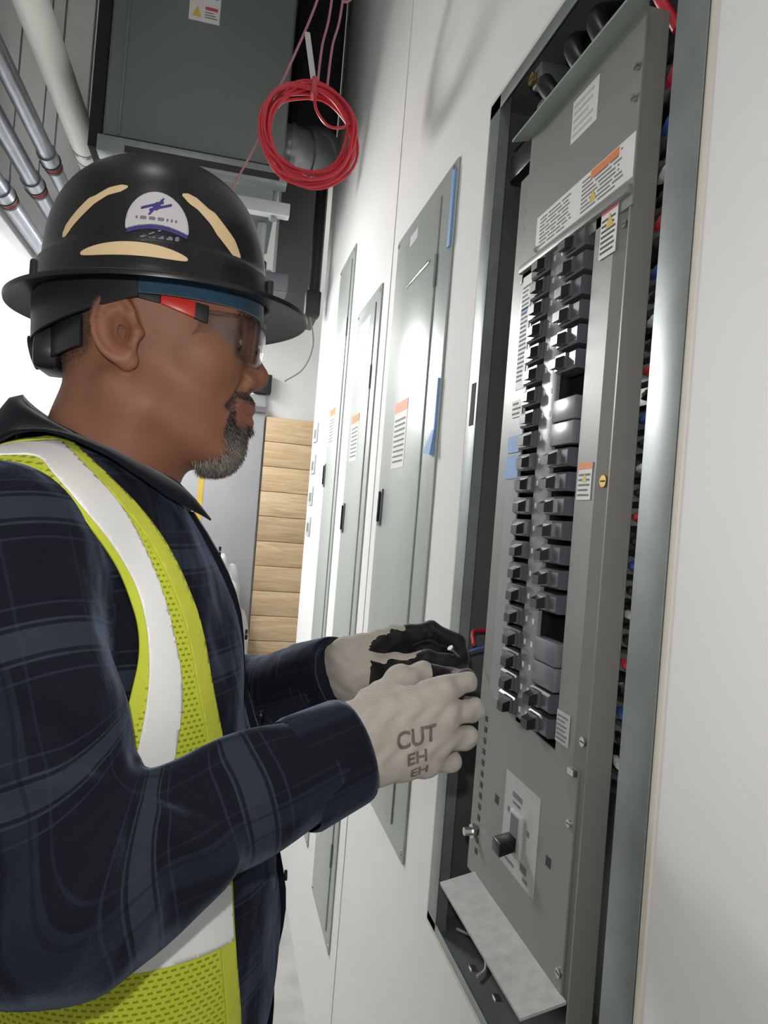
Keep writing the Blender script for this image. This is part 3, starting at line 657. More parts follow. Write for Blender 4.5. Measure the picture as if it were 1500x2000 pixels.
def surfnets(fn, lo, hi, h):
    lo = np.array(lo, dtype=np.float64); n = np.ceil((np.array(hi) - lo) / (4 * h)).astype(int) + 1
    def pts(idx, st): return (lo + idx * st).astype(np.float32)
    gi = np.stack(np.meshgrid(*[np.arange(k) for k in n], indexing='ij'), -1).reshape(-1, 3)
    vc = fn(pts(gi + 0.375, 4 * h)).reshape(n)
    v = np.repeat(np.repeat(np.repeat(vc, 4, 0), 4, 1), 4, 2).astype(np.float32)
    near = np.argwhere(np.abs(v) < 7.5 * h)
    for s in range(0, len(near), 400000):
        q = near[s:s + 400000]; v[q[:, 0], q[:, 1], q[:, 2]] = fn(pts(q, h))
    S = v < 0
    cs = [(i, j, k) for i in (0, 1) for j in (0, 1) for k in (0, 1)]
    N = np.array(v.shape) - 1
    cnt = np.zeros(N, np.int8)
    for (i, j, k) in cs: cnt += S[i:i + N[0], j:j + N[1], k:k + N[2]]
    act = np.argwhere((cnt > 0) & (cnt < 8))
    val = np.stack([v[act[:, 0] + i, act[:, 1] + j, act[:, 2] + k] for (i, j, k) in cs], 1)
    acc = np.zeros((len(act), 3)); num = np.zeros(len(act))
    for e in range(8):
        for f in range(e + 1, 8):
            if sum(abs(cs[e][q] - cs[f][q]) for q in range(3)) != 1: continue
            va, vb = val[:, e], val[:, f]; m = (va < 0) != (vb < 0)
            t = np.where(m, va / np.where(m, va - vb, 1), 0)
            pos = np.array(cs[e]) + t[:, None] * (np.array(cs[f]) - np.array(cs[e]))
            acc += np.where(m[:, None], pos, 0); num += m
    V = lo + (act + acc / num[:, None]) * h
    cid = -np.ones(N, np.int64); cid[act[:, 0], act[:, 1], act[:, 2]] = np.arange(len(act))
    Fs = []
    for ax in range(3):
        o1, o2 = [(1, 2), (2, 0), (0, 1)][ax]
        sl0 = [slice(0, N[q]) for q in range(3)]; a = S[:N[0], :N[1], :N[2]]
        sh = [0, 0, 0]; sh[ax] = 1
        b = S[sh[0]:sh[0] + N[0], sh[1]:sh[1] + N[1], sh[2]:sh[2] + N[2]]
        ed = np.argwhere(a != b); ed = ed[(ed[:, o1] > 0) & (ed[:, o2] > 0)]
        d1 = np.zeros(3, int); d1[o1] = 1; d2 = np.zeros(3, int); d2[o2] = 1
        q = np.stack([cid[tuple((ed - d1 - d2).T)], cid[tuple((ed - d2).T)], cid[tuple(ed.T)], cid[tuple((ed - d1).T)]], 1)
        fl = ~a[tuple(ed.T)]
        q[fl] = q[fl][:, ::-1]; Fs.append(q[(q >= 0).all(1)])
    return V, np.concatenate(Fs)
def vnormals(V, Fq):
    T = tri(Fq); n = np.cross(V[T[:, 1]] - V[T[:, 0]], V[T[:, 2]] - V[T[:, 0]])
    N = np.zeros_like(V)
    for i in range(3): np.add.at(N, T[:, i], n)
    return N / np.maximum(np.linalg.norm(N, axis=1, keepdims=True), 1e-12)
def tri(Fq): return np.concatenate([Fq[:, [0, 1, 2]], Fq[:, [0, 2, 3]]]) if Fq.shape[1] == 4 else Fq
def big_mesh(name, V, Fq, smooth=True, attrs=None):
    me = bpy.data.meshes.new(name); k = Fq.shape[1]
    me.vertices.add(len(V)); me.vertices.foreach_set('co', np.asarray(V, np.float32).ravel())
    me.loops.add(len(Fq) * k); me.loops.foreach_set('vertex_index', Fq.astype(np.int32).ravel())
    me.polygons.add(len(Fq)); me.polygons.foreach_set('loop_start', np.arange(0, len(Fq) * k, k, dtype=np.int32))
    me.update(calc_edges=True)
    if smooth: me.polygons.foreach_set('use_smooth', [True] * len(Fq))
    for nm, a in (attrs or {}).items():
        a = np.asarray(a, np.float32)
        if a.ndim == 1: at = me.attributes.new(nm, 'FLOAT', 'POINT'); at.data.foreach_set('value', a)
        else: at = me.attributes.new(nm, 'FLOAT_VECTOR', 'POINT'); at.data.foreach_set('vector', a.ravel())
    me.validate(); return me
def clip(V, Fq, N, g, off, attrs=None):
    """part of a surface where g > 0, moved out along its normals"""
    T = tri(Fq); G = g[T]; full = (G > 0).all(1); mix = (G > 0).any(1) & ~full
    nv = [V]; nn = [N]; at = {k: [a] for k, a in (attrs or {}).items()}
    tris = [T[full]]; new = []; ex = {}; ev = []; base = len(V)
    def cut(a, b):
        k = (a, b) if a < b else (b, a)
        if k not in ex:
            a2, b2 = k; t = g[a2] / (g[a2] - g[b2]); ex[k] = base + len(ev); ev.append((a2, b2, t))
        return ex[k]
    for t in T[mix]:
        poly = []
        for i in range(3):
            a, b = int(t[i]), int(t[(i + 1) % 3])
            if g[a] > 0: poly.append(a)
            if (g[a] > 0) != (g[b] > 0): poly.append(cut(a, b))
        for i in range(1, len(poly) - 1): new.append((poly[0], poly[i], poly[i + 1]))
    if ev:
        A = np.array([e[0] for e in ev]); B = np.array([e[1] for e in ev]); t = np.array([e[2] for e in ev])[:, None]
        nv.append(V[A] * (1 - t) + V[B] * t); nn.append(N[A] * (1 - t) + N[B] * t)
        for k in at:
            a = attrs[k]; tt = t if a.ndim == 2 else t[:, 0]; at[k].append(a[A] * (1 - tt) + a[B] * tt)
    Vv = np.concatenate(nv); Nn = np.concatenate(nn); Tt = np.concatenate([tris[0], np.array(new, int).reshape(-1, 3)])
    used = np.unique(Tt); re = -np.ones(len(Vv), int); re[used] = np.arange(len(used))
    return Vv[used] + Nn[used] * off, re[Tt], Nn[used], {k: np.concatenate(a)[used] for k, a in at.items()}
def shell(name, V, T, N, thick, attrs=None):
    """closed thin shell from an open patch"""
    n = len(V); V2 = np.concatenate([V, V - N * thick]); e = {}
    for t in T:
        for i in range(3): e[(int(t[i]), int(t[(i + 1) % 3]))] = 1
    bd = [(a, b) for (a, b) in e if (b, a) not in e]
    side = []
    for a, b in bd: side += [(b, a, a + n), (b, a + n, b + n)]
    F2 = np.concatenate([T, T[:, ::-1] + n, np.array(side, int).reshape(-1, 3)])
    return big_mesh(name, V2, F2, True, {k: np.concatenate([a, a]) for k, a in (attrs or {}).items()})
def interp(x, xs, ys): return np.interp(x, xs, ys)
def sinterp(x, xs, ys, w=0.022): return sum(np.interp(x + o * w, xs, ys) for o in np.linspace(-1, 1, 9)) / 9

# ---- materials of the worker
def attr_mat(name, rough, sheen=0.0, spec=0.4):
    m = bpy.data.materials.new(name); m.use_nodes = True; MATS[name] = m
    nt = m.node_tree; b = nt.nodes['Principled BSDF']; b.inputs['Roughness'].default_value = rough; b.inputs['Specular IOR Level'].default_value = spec
    if sheen: b.inputs['Sheen Weight'].default_value = sheen; b.inputs['Sheen Roughness'].default_value = 0.35
    return m, nt, b
def node(nt, t, **kw):
    n = nt.nodes.new(t)
    for k, v in kw.items(): setattr(n, k, v)
    return n
def math_n(nt, op, a, b=None, c=None):
    n = nt.nodes.new('ShaderNodeMath'); n.operation = op
    for i, x in enumerate((a, b, c)):
        if x is None: continue
        if isinstance(x, (int, float)): n.inputs[i].default_value = x
        else: nt.links.new(x, n.inputs[i])
    return n.outputs[0]
def mix_n(nt, f, a, b, mode='MIX'):
    n = nt.nodes.new('ShaderNodeMix'); n.data_type = 'RGBA'; n.blend_type = mode
    for s, x in ((n.inputs[0], f), (n.inputs[6], a), (n.inputs[7], b)):
        if isinstance(x, (int, float)): s.default_value = x
        elif isinstance(x, tuple): s.default_value = x
        else: nt.links.new(x, s)
    return n.outputs[2]
def col(c): return lin(c) + (1,)
def attr(nt, nm): n = nt.nodes.new('ShaderNodeAttribute'); n.attribute_name = nm; return n
def noise_n(nt, scale, detail=3, vec=None):
    n = nt.nodes.new('ShaderNodeTexNoise'); n.inputs['Scale'].default_value = scale; n.inputs['Detail'].default_value = detail
    if vec is None: vec = nt.nodes.new('ShaderNodeTexCoord').outputs['Object']
    nt.links.new(vec, n.inputs['Vector']); return n.outputs[0]
def bump_n(nt, b, h, strength, dist):
    n = nt.nodes.new('ShaderNodeBump'); n.inputs['Strength'].default_value = strength; n.inputs['Distance'].default_value = dist
    nt.links.new(h, n.inputs['Height']); nt.links.new(n.outputs[0], b.inputs['Normal'])
def make_person_mats():
    m, nt, b = attr_mat('skin', 0.56, spec=0.4)
    n = noise_n(nt, 34, 4)
    c = mix_n(nt, n, col((130, 87, 66)), col((154, 106, 82)))
    c = mix_n(nt, math_n(nt, 'MULTIPLY', attr(nt, 'red').outputs['Fac'], 0.55), c, col((168, 104, 90)))
    hn = math_n(nt, 'GREATER_THAN', math_n(nt, 'ADD', noise_n(nt, 700, 2), math_n(nt, 'MULTIPLY', attr(nt, 'hair').outputs['Fac'], 0.42)), 0.72)
    c = mix_n(nt, math_n(nt, 'MULTIPLY', attr(nt, 'hair').outputs['Fac'], 0.45), c, col((66, 54, 46)))
    c = mix_n(nt, math_n(nt, 'MULTIPLY', hn, 0.55), c, col((58, 50, 45)))
    nt.links.new(c, b.inputs['Base Color'])
    b.inputs['Subsurface Weight'].default_value = 0.08; b.inputs['Subsurface Radius'].default_value = (0.012, 0.005, 0.003)
    bump_n(nt, b, noise_n(nt, 320, 3), 0.12, 0.001)
    mat('eye_white', (190, 182, 172), 0.2, var=0.02); mat('iris', (44, 28, 20), 0.1, var=0.05)
    # shirt
    m, nt, b = attr_mat('plaid', 0.9, sheen=0.30, spec=0.15)
    uv = attr(nt, 'cloth'); sp = node(nt, 'ShaderNodeSeparateXYZ'); nt.links.new(uv.outputs['Vector'], sp.inputs[0])
    def band(x, per, lo, hi):
        f = math_n(nt, 'FRACT', math_n(nt, 'DIVIDE', x, per))
        return math_n(nt, 'MULTIPLY', math_n(nt, 'GREATER_THAN', f, lo), math_n(nt, 'LESS_THAN', f, hi))
    c = mix_n(nt, noise_n(nt, 400, 2), col((17, 19, 26)), col((25, 27, 36)))
    u, v = sp.outputs[0], sp.outputs[1]
    c = mix_n(nt, math_n(nt, 'MULTIPLY', band(v, 0.105, 0.30, 0.58), 0.34), c, col((46, 53, 66)))
    c = mix_n(nt, math_n(nt, 'MULTIPLY', band(u, 0.098, 0.32, 0.60), 0.7), c, col((52, 60, 74)))
    for x, f in ((u, 0.75), (v, 0.4)):
        P_ = 0.098 if x is u else 0.105
        for lo in (0.34, 0.55): c = mix_n(nt, math_n(nt, 'MULTIPLY', band(x, P_, lo, lo + 0.03), f), c, col((13, 14, 20)))
        for lo in (0.20, 0.70): c = mix_n(nt, math_n(nt, 'MULTIPLY', band(x, P_, lo, lo + 0.018), f * 0.4), c, col((58, 65, 78)))
    nt.links.new(c, b.inputs['Base Color'])
    b.inputs['Sheen Tint'].default_value = (0.55, 0.68, 1.0, 1)
    tc = nt.nodes.new('ShaderNodeTexCoord'); mp = nt.nodes.new('ShaderNodeMapping'); mp.inputs['Scale'].default_value = (1.0, 0.8, 0.55); mp.inputs['Rotation'].default_value = (0.0, 0.7, 0.0)
    nt.links.new(tc.outputs['Object'], mp.inputs[0])
    cr = noise_n(nt, 26, 1.5, mp.outputs[0])
    bump_n(nt, b, math_n(nt, 'ADD', math_n(nt, 'MULTIPLY', noise_n(nt, 900, 2), 0.035), cr), 0.75, 0.016)
    mat('collar_navy', (21, 24, 34), 0.9, var=0.12, vscale=60, sheen=0.12, spec=0.15)
    mat('button', (24, 24, 30), 0.3)
    # vest
    m, nt, b = attr_mat('lime_mesh', 0.75, spec=0.2)
    uv = attr(nt, 'cloth'); sp = node(nt, 'ShaderNodeSeparateXYZ'); nt.links.new(uv.outputs['Vector'], sp.inputs[0])
    fu = math_n(nt, 'FRACT', math_n(nt, 'DIVIDE', sp.outputs[0], 0.0048))
    row = math_n(nt, 'FLOOR', math_n(nt, 'DIVIDE', sp.outputs[0], 0.0048))
    fv = math_n(nt, 'FRACT', math_n(nt, 'ADD', math_n(nt, 'DIVIDE', sp.outputs[1], 0.0060), math_n(nt, 'MULTIPLY', row, 0.5)))
    du = math_n(nt, 'ABSOLUTE', math_n(nt, 'SUBTRACT', fu, 0.5)); dv = math_n(nt, 'ABSOLUTE', math_n(nt, 'SUBTRACT', fv, 0.5))
    hole = math_n(nt, 'MULTIPLY', math_n(nt, 'LESS_THAN', du, 0.20), math_n(nt, 'LESS_THAN', dv, 0.30))
    hole = math_n(nt, 'MULTIPLY', hole, attr(nt, 'mesh').outputs['Fac'])
    c = mix_n(nt, hole, mix_n(nt, noise_n(nt, 30, 3), col((204, 214, 62)), col((214, 222, 78))), col((150, 158, 36)))
    nt.links.new(c, b.inputs['Base Color']); bump_n(nt, b, hole, -0.5, 0.0008)
    mat('lime_binding', (210, 216, 74), 0.7, var=0.05, vscale=40, bump=0.3, bscale=500)
    mat('reflective_tape', (252, 252, 250), 0.35, metal=0.0, var=0.01, vscale=200, bump=0.05, bscale=900, spec=1.0)
    # hat
    m, nt, b = attr_mat('carbon_shell', 0.34, spec=0.5)
    tc = nt.nodes.new('ShaderNodeTexCoord'); mp = nt.nodes.new('ShaderNodeMapping'); mp.inputs['Rotation'].default_value = (0.3, 0.8, 0.6)
    nt.links.new(tc.outputs['Object'], mp.inputs[0])
    ck = nt.nodes.new('ShaderNodeTexChecker'); ck.inputs['Scale'].default_value = 260; nt.links.new(mp.outputs[0], ck.inputs[0])
    nt.links.new(mix_n(nt, ck.outputs[1], col((13, 13, 15)), col((24, 24, 27))), b.inputs['Base Color'])
    mat('hat_plastic', (38, 38, 42), 0.4, var=0.08)
    mat('hat_tape', (232, 204, 158), 0.45, var=0.03, vscale=60, spec=0.8, bump=0.1, bscale=700)
    mat('hat_white', (206, 204, 208), 0.4, var=0.02); mat('hat_purple', (66, 52, 128), 0.5); mat('hat_grey', (128, 124, 138), 0.5)
    mat('brow_pad', (40, 72, 96), 0.9, var=0.15, vscale=200, sheen=0.3)
    mat('arm_red', (206, 52, 42), 0.35, var=0.03)
    # lens: clear with a fresnel gloss
    m = bpy.data.materials.new('clear_lens'); m.use_nodes = True; MATS['clear_lens'] = m; nt = m.node_tree
    nt.nodes.remove(nt.nodes['Principled BSDF']); out = [n for n in nt.nodes if n.type == 'OUTPUT_MATERIAL'][0]
    tr = nt.nodes.new('ShaderNodeBsdfTransparent'); tr.inputs[0].default_value = (0.86, 0.87, 0.88, 1)
    gl = nt.nodes.new('ShaderNodeBsdfGlossy'); gl.inputs['Roughness'].default_value = 0.08
    lw = nt.nodes.new('ShaderNodeLayerWeight'); lw.inputs[0].default_value = 0.5
    pw = math_n(nt, 'MULTIPLY_ADD', math_n(nt, 'POWER', lw.outputs['Facing'], 3.0), 0.40, 0.06)
    mx = nt.nodes.new('ShaderNodeMixShader'); nt.links.new(pw, mx.inputs[0]); nt.links.new(tr.outputs[0], mx.inputs[1]); nt.links.new(gl.outputs[0], mx.inputs[2])
    nt.links.new(mx.outputs[0], out.inputs[0])
    # gloves
    m, nt, b = attr_mat('glove_knit', 0.85, sheen=0.25, spec=0.2)
    tc = nt.nodes.new('ShaderNodeTexCoord'); wv = nt.nodes.new('ShaderNodeTexWave'); wv.inputs['Scale'].default_value = 330; wv.inputs['Distortion'].default_value = 1.5
    wv.bands_direction = 'Z'; nt.links.new(tc.outputs['Object'], wv.inputs[0])
    kn = mix_n(nt, wv.outputs[1], col((178, 172, 162)), col((192, 186, 176)))
    cf = math_n(nt, 'GREATER_THAN', math_n(nt, 'ADD', attr(nt, 'coat').outputs['Fac'], math_n(nt, 'MULTIPLY', noise_n(nt, 120, 2), 0.25)), 0.62)
    nt.links.new(mix_n(nt, cf, kn, col((30, 30, 33))), b.inputs['Base Color'])
    nt.links.new(math_n(nt, 'SUBTRACT', 0.85, math_n(nt, 'MULTIPLY', cf, 0.38)), b.inputs['Roughness'])
    bump_n(nt, b, math_n(nt, 'ADD', wv.outputs[1], noise_n(nt, 240, 3)), 0.35, 0.0008)
    mat('glove_print', (112, 104, 98), 0.85, var=0.25, vscale=200)
    mat('denim', (40, 46, 62), 0.85, var=0.15, vscale=50); mat('boot', (70, 50, 34), 0.6, var=0.1); mat('sole', (24, 22, 22), 0.8)
    # hair strands
    m, nt, b = attr_mat('hair_strand', 0.55)
    nt.links.new(mix_n(nt, attr(nt, 'grey').outputs['Fac'], col((30, 25, 23)), col((168, 160, 152))), b.inputs['Base Color'])
make_person_mats()
HC = np.array([-0.083, 0.775, 1.600])
# ---- head and neck
def head_sdf(P):
    p = (P - HC.astype(np.float32)); q = p.copy(); q[:, 1] = np.abs(q[:, 1])
    d = s_ell(q, (0.0, 0, 0.056), (0.108, 0.080, 0.098))
    d = smin(d, s_ell(q, (0.040, 0, -0.015), (0.062, 0.064, 0.090)), 0.03)
    d = smin(d, s_cone(q, (0.008, 0.052, -0.060), (0.076, 0.020, -0.094), 0.024, 0.018), 0.028)
    d = smin(d, s_ell(q, (0.030, 0, -0.082), (0.052, 0.046, 0.032)), 0.02)
    d = smin(d, s_ell(q, (0.074, 0, -0.050), (0.035, 0.034, 0.034)), 0.018)
    d = smin(d, s_ball(q, (0.079, 0, -0.090), 0.021), 0.02)
    d = smin(d, s_ell(q, (0.060, 0.044, -0.004), (0.026, 0.022, 0.024)), 0.022)
    d = smin(d, s_cone(q, (0.095, 0.006, 0.044), (0.078, 0.044, 0.046), 0.012, 0.011), 0.014)
    d = smax(d, -s_ell(q, (0.104, 0.034, 0.018), (0.020, 0.019, 0.014)), 0.012)
    d = smin(d, s_ell(q, (0.080, 0.033, 0.019), (0.0150, 0.0155, 0.0145)), 0.004)
    d = smax(d, -s_cone(q, (0.0965, 0.020, 0.0155), (0.090, 0.047, 0.0175), 0.0016, 0.0012), 0.003)   # lid line
    d = smin(d, s_cone(q, (0.098, 0, 0.032), (0.109, 0, -0.008), 0.0075, 0.0115), 0.012)
    d = smin(d, s_ell(q, (0.110, 0, -0.012), (0.015, 0.013, 0.0125)), 0.010)
    d = smin(d, s_ell(q, (0.102, 0.0155, -0.019), (0.011, 0.0085, 0.0085)), 0.007)
    d = smax(d, -s_ell(q, (0.104, 0.008, -0.029), (0.006, 0.004, 0.005)), 0.004)
    # lips
    d = smin(d, s_cone(q, (0.1065, 0.0, -0.0468), (0.090, 0.025, -0.053), 0.0080, 0.003), 0.006)
    d = smin(d, s_cone(q, (0.1050, 0.0, -0.0615), (0.090, 0.024, -0.0560), 0.0090, 0.003), 0.006)
    d = smax(d, -s_cone(q, (0.116, 0.0, -0.0540), (0.091, 0.027, -0.0550), 0.0016, 0.001), 0.004)
    # nasolabial fold and philtrum
    d = smax(d, -s_cone(q, (0.100, 0.024, -0.022), (0.084, 0.036, -0.050), 0.0022, 0.0018), 0.008)
    # neck
    d = smin(d, s_cone(q, (-0.018, 0, -0.03), (-0.026, 0, -0.10), 0.057, 0.058), 0.03)
    d = smin(d, s_cone(q, (-0.026, 0, -0.10), (-0.055, 0, -0.20), 0.058, 0.070), 0.03)
    d = smin(d, s_cone(q, (-0.055, 0.0, -0.20), (-0.065, 0.10, -0.235), 0.05, 0.04), 0.04)
    # sternomastoid and larynx
    d = smin(d, s_cone(q, (-0.02, 0.060, -0.045), (0.012, 0.018, -0.17), 0.011, 0.011), 0.025)
    d = smin(d, s_ball(q, (0.020, 0, -0.135), 0.016), 0.025)
    # ears
    an = math.radians(-12); ca, sa = math.cos(an), math.sin(an)
    e = q - V3(-0.021, 0.078, 0.005); ex = e[:, 0] * ca - e[:, 2] * sa; ez = e[:, 0] * sa + e[:, 2] * ca; ey = e[:, 1]
    flare = ey - 0.20 * np.maximum(-ex, 0)
    r2 = np.sqrt((ex / 0.64) ** 2 + (ez + 0.004 * 0) ** 2)
    ear = np.maximum(r2 - 0.032, np.abs(flare) - 0.0045) 
    rim = np.sqrt((r2 - 0.0288) ** 2 + (flare - 0.004) ** 2) - 0.0042
    rim = np.where((ex > 0.012) & (ez < 0.012), rim + 0.006, rim)
    ear = smin(ear, rim, 0.004)
    anti = np.sqrt((np.sqrt(((ex - 0.002) / 0.62) ** 2 + (ez + 0.004) ** 2) - 0.0195) ** 2 + (flare - 0.002) ** 2) - 0.0034
    anti = np.where(ex > 0.006, anti + 0.006, anti); ear = smin(ear, anti, 0.004)
    lob = np.sqrt(((ex - 0.006)) ** 2 + (ez + 0.030) ** 2 + (flare * 1.6) ** 2) - 0.0105; ear = smin(ear, lob, 0.006)
    trg = np.sqrt((ex - 0.0185) ** 2 + (ez + 0.006) ** 2 + (flare - 0.001) ** 2) - 0.0065; ear = smin(ear, trg, 0.004)
    con = np.sqrt(((ex - 0.004) / 0.80) ** 2 + ((ez + 0.003) / 1.3) ** 2 + (flare - 0.009) ** 2) - 0.0125
    ear = smax(ear, -con, 0.003)
    return smin(d, ear, 0.006)
def strands(name, pts, nrm, length, rad, droop, grey, parent, jitter=0.5, seed=3, rest=None):
    g = np.random.default_rng(seed); n = len(pts)
    dirs = nrm + droop + g.normal(0, jitter, (n, 3)) * 0.5; dirs /= np.linalg.norm(dirs, axis=1, keepdims=True)
    L = length * g.uniform(0.6, 1.25, n)[:, None]
    a = np.cross(dirs, g.normal(0, 1, (n, 3))); a /= np.linalg.norm(a, axis=1, keepdims=True); b = np.cross(dirs, a)
    mid = pts + dirs * L * 0.5; d2 = dirs + np.array([0, 0, -0.35]); tip = mid + d2 / np.linalg.norm(d2, axis=1, keepdims=True) * L * 0.5
    V = []; Fq = []
    ang = [0, 2.094, 4.189]
    rings = [pts + (a * math.cos(t) + b * math.sin(t)) * rad for t in ang] + [mid + (a * math.cos(t) + b * math.sin(t)) * rad * 0.8 for t in ang] + [tip]
    V = np.stack(rings, 1).reshape(-1, 3); o = np.arange(n)[:, None] * 7
    loc = [(0, 1, 4), (0, 4, 3), (1, 2, 5), (1, 5, 4), (2, 0, 3), (2, 3, 5), (3, 4, 6), (4, 5, 6), (5, 3, 6)]
    Fq = np.concatenate([o + np.array(l) for l in loc])
    me = big_mesh(name, V, Fq, True, {'grey': np.repeat(grey, 7)})
    o = obj(name, me, 'hair_strand', parent); o['kind'] = 'stuff'; return o
def sample(V, Fq, w, n, seed=1):
    g = np.random.default_rng(seed); T = tri(Fq)
    ar = np.linalg.norm(np.cross(V[T[:, 1]] - V[T[:, 0]], V[T[:, 2]] - V[T[:, 0]]), axis=1) * w[T].mean(1)
    k = g.choice(len(T), n, p=ar / ar.sum()); a, b = g.random(n), g.random(n); f = a + b > 1; a[f] = 1 - a[f]; b[f] = 1 - b[f]
    t = T[k]; W = np.stack([1 - a - b, a, b], 1)
    return t, W
def sstep(x, a, b): t = np.clip((x - a) / (b - a), 0, 1); return t * t * (3 - 2 * t)

PERSON = thing('person', 'man in a black hard hat and lime vest working at the open panel', 'person', (-0.10, 0.775, 0.0))
def build_head():
    V, Fq = surfnets(head_sdf, HC + np.array([-0.135, -0.205, -0.245]), HC + np.array([0.145, 0.205, 0.165]), 0.0025)
    N = vnormals(V, Fq); r = V - HC; a, b, c = r[:, 0], np.abs(r[:, 1]), r[:, 2]
    # cropped hair: sides and nape, fading out downwards
    hl = interp(a, [-0.11, -0.05, -0.03, 0.0, 0.03, 0.06, 0.12], [-0.050, -0.030, 0.03, 0.040, 0.043, 0.055, 0.10])
    hair = sstep(c - hl, -0.006, 0.03) * (b > 0.0)
    beard = beard_mask(a, b, c)
    lips = np.maximum(1 - np.sqrt(((c + 0.0535) / 0.011) ** 2 + (b / 0.026) ** 2), 0) * (a > 0.09)
    red = np.clip(lips * 3, 0, 1) + 0.6 * np.exp(-((a - 0.114) ** 2 + b ** 2 + (c + 0.012) ** 2) / 0.014 ** 2) + 0.35 * ((b > 0.081) & (a < 0.0) & (c > -0.05))
    me = big_mesh('body', V, Fq, True, {'hair': np.clip(hair * 0.8 + beard * 0.8, 0, 1), 'red': np.clip(red, 0, 1)})
    obj('body', me, 'skin', PERSON, label='brown-skinned head and neck in profile with a grey goatee')
    # goatee and moustache strands
    t, W = sample(V, Fq, beard, 5200, 5); P = (V[t] * W[:, :, None]).sum(1); Nn = (N[t] * W[:, :, None]).sum(1)
    rr = P - HC; g = np.random.default_rng(9)
    grey = np.clip(0.18 + 0.75 * sstep(-rr[:, 2], 0.062, 0.105) + g.normal(0, 0.22, len(P)), 0, 1)
    strands('goatee', P, Nn, np.where(rr[:, 2] > -0.060, 0.0042, 0.0085)[:, None], 0.00034, np.array([0.15, 0, -0.9]), grey, PERSON, 0.55, 4)
    cm = hair * (c < 0.085); t, W = sample(V, Fq, cm, 5200, 8); P = (V[t] * W[:, :, None]).sum(1); Nn = (N[t] * W[:, :, None]).sum(1)
    strands('cropped_hair', P, Nn, 0.0022, 0.00024, np.array([-0.4, 0, -0.5]), np.clip(g.normal(0.25, 0.2, len(P)), 0, 1), PERSON, 0.5, 6)
    br = np.exp(-((c - 0.045 - 0.10 * (0.088 - a)) / 0.0045) ** 2) * (b > 0.012) * (b < 0.052) * (a > 0.07)
    t, W = sample(V, Fq, br, 900, 2); P = (V[t] * W[:, :, None]).sum(1); Nn = (N[t] * W[:, :, None]).sum(1)
    strands('eyebrows', P, Nn, 0.006, 0.00028, np.array([-1.2, 0, 0.1]), np.clip(g.normal(0.1, 0.1, len(P)), 0, 1), PERSON, 0.35, 7)
    # eyes
    for s in (-1, 1):
        c0 = HC + np.array([0.0825, 0.0325 * s, 0.0160])
        bm = bmesh.new(); bmesh.ops.create_uvsphere(bm, u_segments=20, v_segments=12, radius=0.0118)
        me = bpy.data.meshes.new('eye'); bm.to_mesh(me); bm.free(); me.polygons.foreach_set('use_smooth', [True] * len(me.polygons))
        e = bpy.data.objects.new('eye', me); COL.objects.link(e); me.materials.append(MATS['eye_white']); e.location = c0; put(e, PERSON)
        dv = Vector((0.86, 0.0, -0.50)).normalized()
        bm = bmesh.new(); bmesh.ops.create_uvsphere(bm, u_segments=16, v_segments=8, radius=0.0062)
        me = bpy.data.meshes.new('iris'); bm.to_mesh(me); bm.free(); me.materials.append(MATS['iris'])
        i = bpy.data.objects.new('iris', me); COL.objects.link(i); i.location = Vector(c0) + dv * 0.0068; put(i, e)
def beard_mask(a, b, c):
    # goatee round the mouth and over the chin
    chin = sstep(-c, 0.064, 0.075) * sstep(a, 0.054, 0.068) * (c > -0.122) * (1 - sstep(b, 0.030, 0.040))
    side = (np.abs(b - 0.031) < 0.006) * (c < -0.040) * (c > -0.085) * (a > 0.062) * (a < 0.093)
    mus = sstep(-c, 0.031, 0.034) * (1 - sstep(-c, 0.038, 0.0415)) * (b < 0.033) * (a > 0.078)
    soul = (b < 0.010) * (c < -0.066) * (c > -0.085) * (a > 0.08)
    return np.clip(np.maximum.reduce([chin, side * 0.8, mus * 0.95, soul * 0.8]), 0, 1)
build_head()

